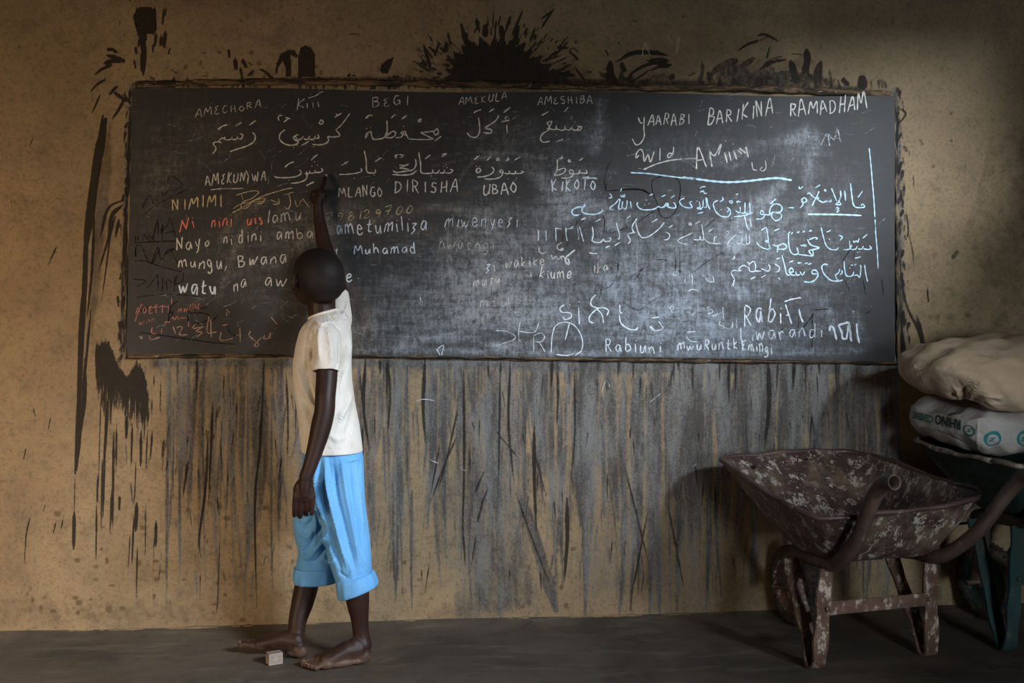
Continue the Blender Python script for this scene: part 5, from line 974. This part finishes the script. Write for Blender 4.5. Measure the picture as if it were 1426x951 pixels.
# ------------------------------------------------------------------ wheelbarrows
def barrow(name, mid, ax, lat, label, mats, zoff=0.0, nose_s=.50, nose_z=.622, rear_z=(.495,.545), wheel_s=.435, splay=(0,.10), feet_z=0.0):
    """mid = camera-frame floor point between the feet, ax towards the wheel, lat to the right; s along ax"""
    m_tray, m_rim, m_leg, m_tube = mats
    ax = V3(ax); lat = V3(lat)
    base = cw(mid[0], mid[1], 0); A = (RT*ax.x+FW*ax.y).normalized(); Lt = (RT*lat.x+FW*lat.y).normalized(); U = V3((0,0,1))
    Q = lambda s, l, z: base+A*s+Lt*l+U*z
    root = empty(name, base, label, 'wheelbarrow')
    # tray: stacked rounded outlines, outside then inside
    N_ = 72
    def outline(s0, s1, hw0, hw1, z00, z01, z10, z11, rc, wob=0):
        pts = []
        cs = [(s0, -hw0, z00), (s0, hw0, z01), (s1, hw1, z11), (s1, -hw1, z10)]
        per = []
        for i in range(4):
            p = V3(cs[i]); pv = V3(cs[i-1]); nx_ = V3(cs[(i+1) % 4])
            a = p+(pv-p).normalized()*rc; b = p+(nx_-p).normalized()*rc
            for t in np.linspace(0, 1, N_//8): per.append(a*(1-t)**2+p*2*t*(1-t)+b*t*t)
            c2 = nx_+(p-nx_).normalized()*rc
            for t in np.linspace(0, 1, N_//8+2)[1:-1]: per.append(b.lerp(c2, t))
        return per
    levels = []
    for t in (0, .12, .3, .5, .7, .85, .94, 1.0):
        e = t**.85
        s0 = -.07+(-.18+.07)*e; s1 = .17+(nose_s-.17)*e; hw0 = .20+(.335-.20)*e; hw1 = .19+(.31-.19)*e; zb = .352+zoff
        z00 = zb+(rear_z[0]+zoff-zb)*t; z01 = zb+(rear_z[1]+zoff-zb)*t; z1 = zb+(nose_z+zoff-zb)*t
        levels.append((s0, s1, hw0, hw1, z00, z01, z1, z1, .07+.05*t))
    def pt(v, t=1, off=0, k=0):
        w_ = .005*t*math.sin(v.x*14+v.y*11)+.002*t*math.sin(v.x*51-v.y*40)
        return Q(v.x, v.y, v.z+w_+off)
    rg = []
    bot = outline(*levels[0]); cb = sum(bot, V3())/len(bot)
    for f_ in (.35, .75, .93): rg.append([pt(cb.lerp(V3((p.x, p.y, p.z)), f_), 0, -.012 if f_ < .9 else -.006) for p in bot])
    for k, lv in enumerate(levels): rg.append([pt(p, (0, .12, .3, .5, .7, .85, .94, 1.0)[k]) for p in outline(*lv)])
    th = .007
    for k, lv in list(enumerate(levels))[::-1]:
        o_ = outline(*lv); c_ = sum(o_, V3())/len(o_); rr = []
        for p in o_:
            dd = V3((p.x-c_.x, p.y-c_.y, 0)); p2 = p-dd.normalized()*th; rr.append(pt(p2, (0, .12, .3, .5, .7, .85, .94, 1.0)[k], .006 if k == 0 else .001))
        rg.append(rr)
    for f_ in (.93, .75, .35): rg.append([pt(cb.lerp(V3((p.x, p.y, p.z)), f_*.97), 0, -.006 if f_ < .9 else 0) for p in bot])
    t = MB().rings(rg); tme = t.mesh('tray')
    tro = link('tray', tme, m_tray, root)
    rim_ = [pt(p, 1, .002) for p in outline(*levels[-1])]
    arr = rim_+[rim_[0]]; MB().tube(arr, [(.0085+.0015*math.sin(i*.8)) for i in range(len(arr))], 10).build('tray_rim', m_rim, root)
    # frame tubes and handles
    zf = .335+zoff
    for sg, sp in ((-1, splay[0]), (1, splay[1])):
        l0 = .175*sg
        hpts = [Q(wheel_s, .06*sg, .165), Q(wheel_s-.09, .10*sg, .24+zoff), Q(.20, .15*sg, .315+zoff), Q(.04, l0*1.05, zf), Q(-.06, l0*1.1, zf+.004), Q(-.12, (.205+sp*.1)*sg, zf+.035), Q(-.20, (.205+sp*.4)*sg, .45+zoff), Q(-.26, (.205+sp*.8)*sg, .56+zoff), Q(-.295, (.205+sp)*sg, .612+zoff), Q(-.325, (.205+sp)*sg, .634+zoff), Q(-.365, (.205+sp)*sg, .640+zoff)]
        c = catmull([tuple(p) for p in hpts], .02); ho = MB().tube([tuple(p) for p in c], .0225, 18, cap=False)
        e = V3(c[-1]); e1 = V3(c[-2]); dv = (e-e1).normalized()
        # open end of the tube
        ho2 = MB().tube([e1, e, e+dv*.0005, e-dv*.002, e-dv*.05], [.0225,.0225,.0215,.0175,.017], 18, cap=False, tail=3)
        ho.add(ho2.v, ho2.f); h_o = ho.build('handle', m_tube, root); MB().tube([e-dv*.045, e-dv*.04], .0172, 18).build('bore_shade', M_DARK, h_o)  # black disc stands in for the shade inside the tube
        # leg: one flat strip bent to a V, broad face across the barrow
        wv = .028; tk = .004
        path = [(.16, .315+zoff), (.13, .25+zoff*.8), (.05, .10+feet_z), (.022, .035+feet_z), (.006, .008+feet_z), (-.012, .006+feet_z), (-.022, .03+feet_z), (-.026, .10+feet_z), (-.03, .22+zoff*.8), (-.035, .325+zoff)]
        pc = catmull(path, .012); rgs = []
        for i in range(len(pc)):
            tt = pc[min(i+1, len(pc)-1)]-pc[max(i-1, 0)]; tt /= np.linalg.norm(tt); nn = (-tt[1], tt[0]); lc = .20*sg+.018*sg*(1-min(1, pc[i][1]/.3)); hw = wv*(.92+.1*math.sin(i*.5))
            rgs.append([Q(pc[i][0]+nn[0]*q*tk, lc+l*hw, max(pc[i][1]+nn[1]*q*tk, .001)) for q, l in ((-1,-1),(-1,1),(1,1),(1,-1))])
        MB().rings(rgs).build('leg', m_leg, root, smooth=False)
    MB().box(Q(-.03, 0, .195+zoff*.5), (.007, .41, .042), (A, Lt, U)).build('cross_bar', m_leg, root, smooth=False, bev=.0015)
    for sg in (-1, 1): MB().ball(Q(-.038, .195*sg, .195+zoff*.5), (.006, .009, .009), (A, Lt, U), 10).build('bolt', m_leg, root)
    if True:
        wc = Q(wheel_s, 0, .148); R_ = .145
        def ring(r, n=40): return [wc+A*r*math.cos(2*math.pi*i/n)+U*r*math.sin(2*math.pi*i/n) for i in range(n+1)]
        wo = MB(); rgs = []
        for i in range(48):
            a = 2*math.pi*i/48; e = A*math.cos(a)+U*math.sin(a); rgs.append([wc+e*(R_-.028+.028*math.cos(b))+Lt*.028*math.sin(b) for b in [2*math.pi*k/14 for k in range(14)]])
        wo.rings(rgs, close=True); w_o = wo.build('wheel', M_RUBBER, root)
        tr = MB()
        for i in range(44):
            a = 2*math.pi*i/44; e = A*math.cos(a)+U*math.sin(a); tt = -A*math.sin(a)+U*math.cos(a); tr.box(wc+e*(R_-.002), (.005, .030, .008), (e, Lt, tt))
        tr.build('tread', M_RUBBER, w_o)
        rm = MB(); rgs = []
        for r, l in ((.02,.022),(.05,.012),(.085,.006),(.10,.022),(.104,.024),(.104,-.024),(.10,-.022),(.085,-.006),(.05,-.012),(.02,-.022)):
            rgs.append([wc+A*r*math.cos(2*math.pi*k/32)+U*r*math.sin(2*math.pi*k/32)+Lt*l for k in range(32)])
        rm.rings(rgs); rm.build('wheel_rim', m_leg, w_o)
        axl = MB().tube([wc-Lt*.085, wc+Lt*.085], .010, 12); axl.tube([wc-Lt*.04, wc+Lt*.04], .022, 14); axl.build('axle', m_tube, root)
        for sg in (-1, 1):
            MB().tube([Q(wheel_s-.09, .10*sg, .245+zoff), Q(wheel_s-.04, .085*sg, .20+zoff*.5), wc+Lt*.075*sg], [(.005,.017)]*3, 8).build('wheel_bracket', m_leg, root)
            n = MB(); n.ball(wc+Lt*.088*sg, (.012,.012,.008), (A, U, Lt), 10); n.build('nut', m_tube, root)
    # bent straps under the tray
    MB().tube([Q(.34, -.11, .26+zoff), Q(.34, 0, .262+zoff), Q(.34, .11, .26+zoff)], [(.004,.014)]*3, 8).build('strap', m_leg, root)
    return root, Q, (A, Lt, U), tme, levels, outline
r1, Q1, X1, tme1, lv1, out1 = barrow('wheelbarrow', (1.17, 3.236), (-.306, .952, 0), (.952, .306, 0), 'rusty paint-flecked empty wheelbarrow with open tube handle facing the camera', (M_TRAY, M_TRAYRIM, M_LEG, M_TUBE), nose_s=.50)
for s_, l_, z_ in ((.452, -.16, .585), (.468, .07, .598)):
    c = Q1(s_-.004, l_, z_); MB().tube([c+X1[0]*.004, c-X1[0]*.0015], .008, 12).build('bolt_hole_shade', M_DARK, r1)  # black discs painted as the shade of holes; nothing is cut
r2, Q2, X2, tme2, lv2, out2 = barrow('wheelbarrow', (1.868, 3.42), (-.306, .952, 0), (.952, .306, 0), 'green painted wheelbarrow loaded with sacks, at the right edge', (M_GREEN, M_CRUST, M_TEALM, M_TUBE), zoff=.10, nose_s=.385, nose_z=.575, rear_z=(.535,.535), splay=(.0,.0), wheel_s=.31)

# ------------------------------------------------------------------ sacks
def sack(name, c, ax, size, m, label, sq=(2.6, 3.2), n=96, creases=(), gather=None, flat_bottom=None, zmin=-9, lump=.65):
    """pillow shape: half sizes along ax; superellipsoid with sagging, pinched end and creases"""
    A = [V3(a).normalized() for a in ax]; c = V3(c); V = []; nu, nv = n, n//2
    def sp(x, p): return math.copysign(abs(x)**p, x)
    for j in range(nv+1):
        ph = -math.pi/2+math.pi*j/nv
        for i in range(nu):
            t = 2*math.pi*i/nu
            # long axis = poles
            u = sp(math.sin(ph), 2/sq[0]); rr = abs(math.cos(ph))**(2/sq[0])
            v = sp(math.cos(t), 2/sq[1])*rr; w_ = sp(math.sin(t), 2/sq[1])*rr
            x, y, z = u*size[0], v*size[1], w_*size[2]
            # ends flatten like a seam
            e = max(0, abs(u)-.72)/.28; z *= 1-.45*e*e
            z = max(z, zmin)
            k = lump*(.010*math.sin(u*9+v*4)+.008*math.sin(v*13-u*5+w_*3)+.006*math.sin(u*23+w_*9))
            z += k*.8+lump*(.010*math.sin(u*5+1)); y += k*.6
            p = c+A[0]*x+A[1]*y+A[2]*z
            if flat_bottom is not None and p.z < flat_bottom: p.z = flat_bottom+(p.z-flat_bottom)*.15
            V.append(p)
    Fc = [(j*nu+i, j*nu+(i+1) % nu, (j+1)*nu+(i+1) % nu, (j+1)*nu+i) for j in range(nv) for i in range(nu)]
    mb = MB().add(V, Fc); me = mb.mesh(name); bm = bmesh.new(); bm.from_mesh(me); bmesh.ops.remove_doubles(bm, verts=bm.verts, dist=1e-5); bmesh.ops.recalc_face_normals(bm, faces=bm.faces); bm.to_mesh(me); bm.free()
    me = evaluated(me, [('SUBSURF', dict(levels=1))])
    if creases: folds(me, creases)
    o = link(name, me, m); o.data.update(); return tag(o, label, 'sack')
# lower cement sack: long face to the left-front, short printed face to the right
Sa = dirv(-.62, .78, 0); Sb = dirv(.86, .50, 0)
corner = V3(P(1360, 640, 3.30)); 
Sc = V3((0,0,1))
A2_, L2_, U_ = X2
A2t = (A2_+V3((0,0,.10))).normalized(); U2t = A2t.cross(L2_)*-1
if U2t.z < 0: U2t = -U2t
s_low = sack('cement_sack', cw(1.79, 3.575, .752), (L2_, A2t, U2t), (.315, .205, .078), M_CEM, 'white woven cement sack with teal round emblems, lying on the green wheelbarrow', sq=(5.5, 5.0), n=128,
    creases=[([(1254,590),(1280,598),(1310,602),(1345,618)], 1.6, -.005), ([(1362,580),(1361,610),(1362,640)], 2.0, .004), ([(1366,585),(1385,600),(1400,596)], 2, .003), ([(1370,632),(1395,636),(1420,632)], 2, -.003), ([(1275,575),(1300,590),(1320,588)], 3, .003),([(1362,600),(1376,612),(1380,630)], 1.5, -.003)])
cr2 = []
for a in (200, 225, 250, 275, 300, 325, 350, 15, 40):
    ca, sa = math.cos(math.radians(a)), math.sin(math.radians(a)); cr2.append(([(1346+4*ca, 556+3*sa), (1346+16*ca, 556+13*sa), (1346+(34+8*ca)*ca, 556+28*sa)], 2.2, .007 if (a//25) % 2 else -.007))
cr2 += [([(1346,560),(1342,548),(1346,538),(1356,528)], 2.4, -.014), ([(1352,562),(1354,548),(1362,536),(1376,526)], 3, .012), ([(1340,560),(1334,550),(1336,540)], 2.2, .010), ([(1366,562),(1376,556),(1392,552)], 2.0, -.010), ([(1366,556),(1380,548),(1396,546)], 2.4, .008), ([(1330,575),(1338,568),(1345,563)], 2.4, .008),
        ([(1258,545),(1262,520),(1280,505)], 4, .004), ([(1268,556),(1272,530),(1292,512)], 4, -.004), ([(1258,552),(1275,566),(1300,572)], 3, .005), ([(1300,505),(1350,492),(1420,484)], 6, .004), ([(1300,520),(1350,505),(1400,500)], 7, -.005), ([(1350,520),(1380,505),(1426,498)], 6, .005), ([(1280,520),(1300,545),(1320,560)], 5, .004)]
s_up = sack('grain_sack', cw(1.755, 3.50, .943), ((L2_+V3((0,0,.0))).normalized(), A2t, U2t), (.40, .245, .112), M_SACK, 'bulging tan cloth sack with a gathered seam, lying on top of the cement sack', sq=(2.7, 2.5), n=140, creases=cr2, zmin=-.084)
# droop of the near right part of the upper sack and the tucked gather
co = get_co(s_up.data); px, py, d = topx(co)
g_ = np.exp(-(((px-1352)/9)**2+((py-566)/9)**2)); fr_ = np.clip(-(get_no(s_up.data) @ np.array(FW)), 0, 1)
co += np.array(FW)[None, :]*(.035*g_*fr_)[:, None]; co[:, 2] += .02*g_*fr_
dr = np.clip((px-1360)/70, 0, 1.4)*np.clip((3.50-d)/.2, 0, 1); co[:, 2] -= .045*dr*np.clip((py-500)/60, 0, 1)
lf = np.clip((1330-px)/70, 0, 1); co[:, 2] -= .006*lf
set_co(s_up.data, co)

def bvh(o):
    me = o.data; return BVHTree.FromPolygons([v.co.copy() for v in me.vertices], [tuple(p.vertices) for p in me.polygons])
def decal(name, verts, faces, frame, target_bvh, m, parent, off=.0018):
    o0, u, v, n = frame; V = []
    for x, y in verts:
        p = o0+u*x+v*y; hit = target_bvh.ray_cast(p-n*.4, n)
        V.append((hit[0]-n*off) if hit[0] is not None else p)
    me = bpy.data.meshes.new(name); me.from_pydata(V, [], faces); me.update(); return link(name, me, m, parent, False)
def text2d(s, size, bold=.0):
    cu = bpy.data.curves.new('t', 'FONT'); cu.body = s; cu.size = size; cu.offset = bold; cu.resolution_u = 3; cu.align_x = 'CENTER'; cu.align_y = 'CENTER'
    o = bpy.data.objects.new('t', cu); COL.objects.link(o); dg = bpy.context.evaluated_depsgraph_get(); dg.update()
    me = bpy.data.meshes.new_from_object(o.evaluated_get(dg)); bpy.data.objects.remove(o)
    bm = bmesh.new(); bm.from_mesh(me); bmesh.ops.triangulate(bm, faces=bm.faces); bmesh.ops.subdivide_edges(bm, edges=[e for e in bm.edges if e.calc_length() > size*.3], cuts=1); bmesh.ops.triangulate(bm, faces=bm.faces)
    v = [(q.co.x, q.co.y) for q in bm.verts]; bm.verts.index_update(); f = [tuple(q.index for q in p.verts) for p in bm.faces]; bm.free(); return v, f
tb = bvh(s_low)
def at_px(px, py, d): return P(px, py, d)
# left face: writing upside down, seen from the room
def face_hit(px, py):
    o_ = CAM; dr_ = (P(px, py, 1)-CAM).normalized(); h = tb.ray_cast(o_, dr_); return h[0], h[1]
hR, _n = face_hit(1320, 587); hC, _n2 = face_hit(1284, 580)
if hR is None: hR = P(1322, 588, 3.4)
if hC is None: hC = P(1284, 580, 3.5)
for s_, hpt, m, wd, sz in (('RHINO', hR, M_INK, .12, .046), ('CEMENT', hC, M_GINK, .11, .036)):
    v, f = text2d(s_, sz, .0012); mw = max(a for a, b in v)-min(a for a, b in v); v = [(a*wd/mw, b) for a, b in v]
    u_ = A2t; v_ = -V3((0,0,1)); decal('printed_word', v, f, (hpt, u_, v_, L2_), tb, m, s_low)
def emblem(hpt, u_, v_, n_, r, m, parent):
    # ring with a horned animal head cut in it
    n = 40; V = []; Fc = []
    for i in range(n):
        a = 2*math.pi*i/n; ri = r*(.64+.05*math.sin(3*a+1)) if 0 < (a % 6.283) < 4.2 else r*.78
        V += [(r*math.cos(a), r*math.sin(a)), (ri*math.cos(a), ri*math.sin(a)-.06*r)]
    for i in range(n): j = (i+1) % n; Fc.append((2*i, 2*j, 2*j+1, 2*i+1))
    decal('emblem', V, Fc, (hpt, u_, v_, n_), tb, m, parent)
    hd = [(-.5,-.55),(-.15,-.5),(.05,-.25),(.1,-.05),(.35,.1),(.3,.3),(.05,.2),(-.1,.35),(-.2,.2),(-.45,.1),(-.3,-.1),(-.45,-.3)]
    V = [(0*r, -.05*r)]+[(a*r*.8, b*r*.8) for a, b in hd]; decal('emblem_head', V, [(0, i+1, (i+1) % len(hd)+1) for i in range(len(hd)) if i % 4 != 2], (hpt, u_, v_, n_), tb, m, parent, .0022)
for px_, py_, r, m in ((1383, 611, .027, M_TEAL), (1425, 610, .027, M_TEAL)):
    h, n_ = face_hit(px_, py_)
    if h: emblem(h, L2_, V3((0,0,1)), A2t, r, m, s_low)
h, n_ = face_hit(1350, 600)
if h: emblem(h, A2t, -V3((0,0,1)), L2_, .02, M_GINK, s_low)
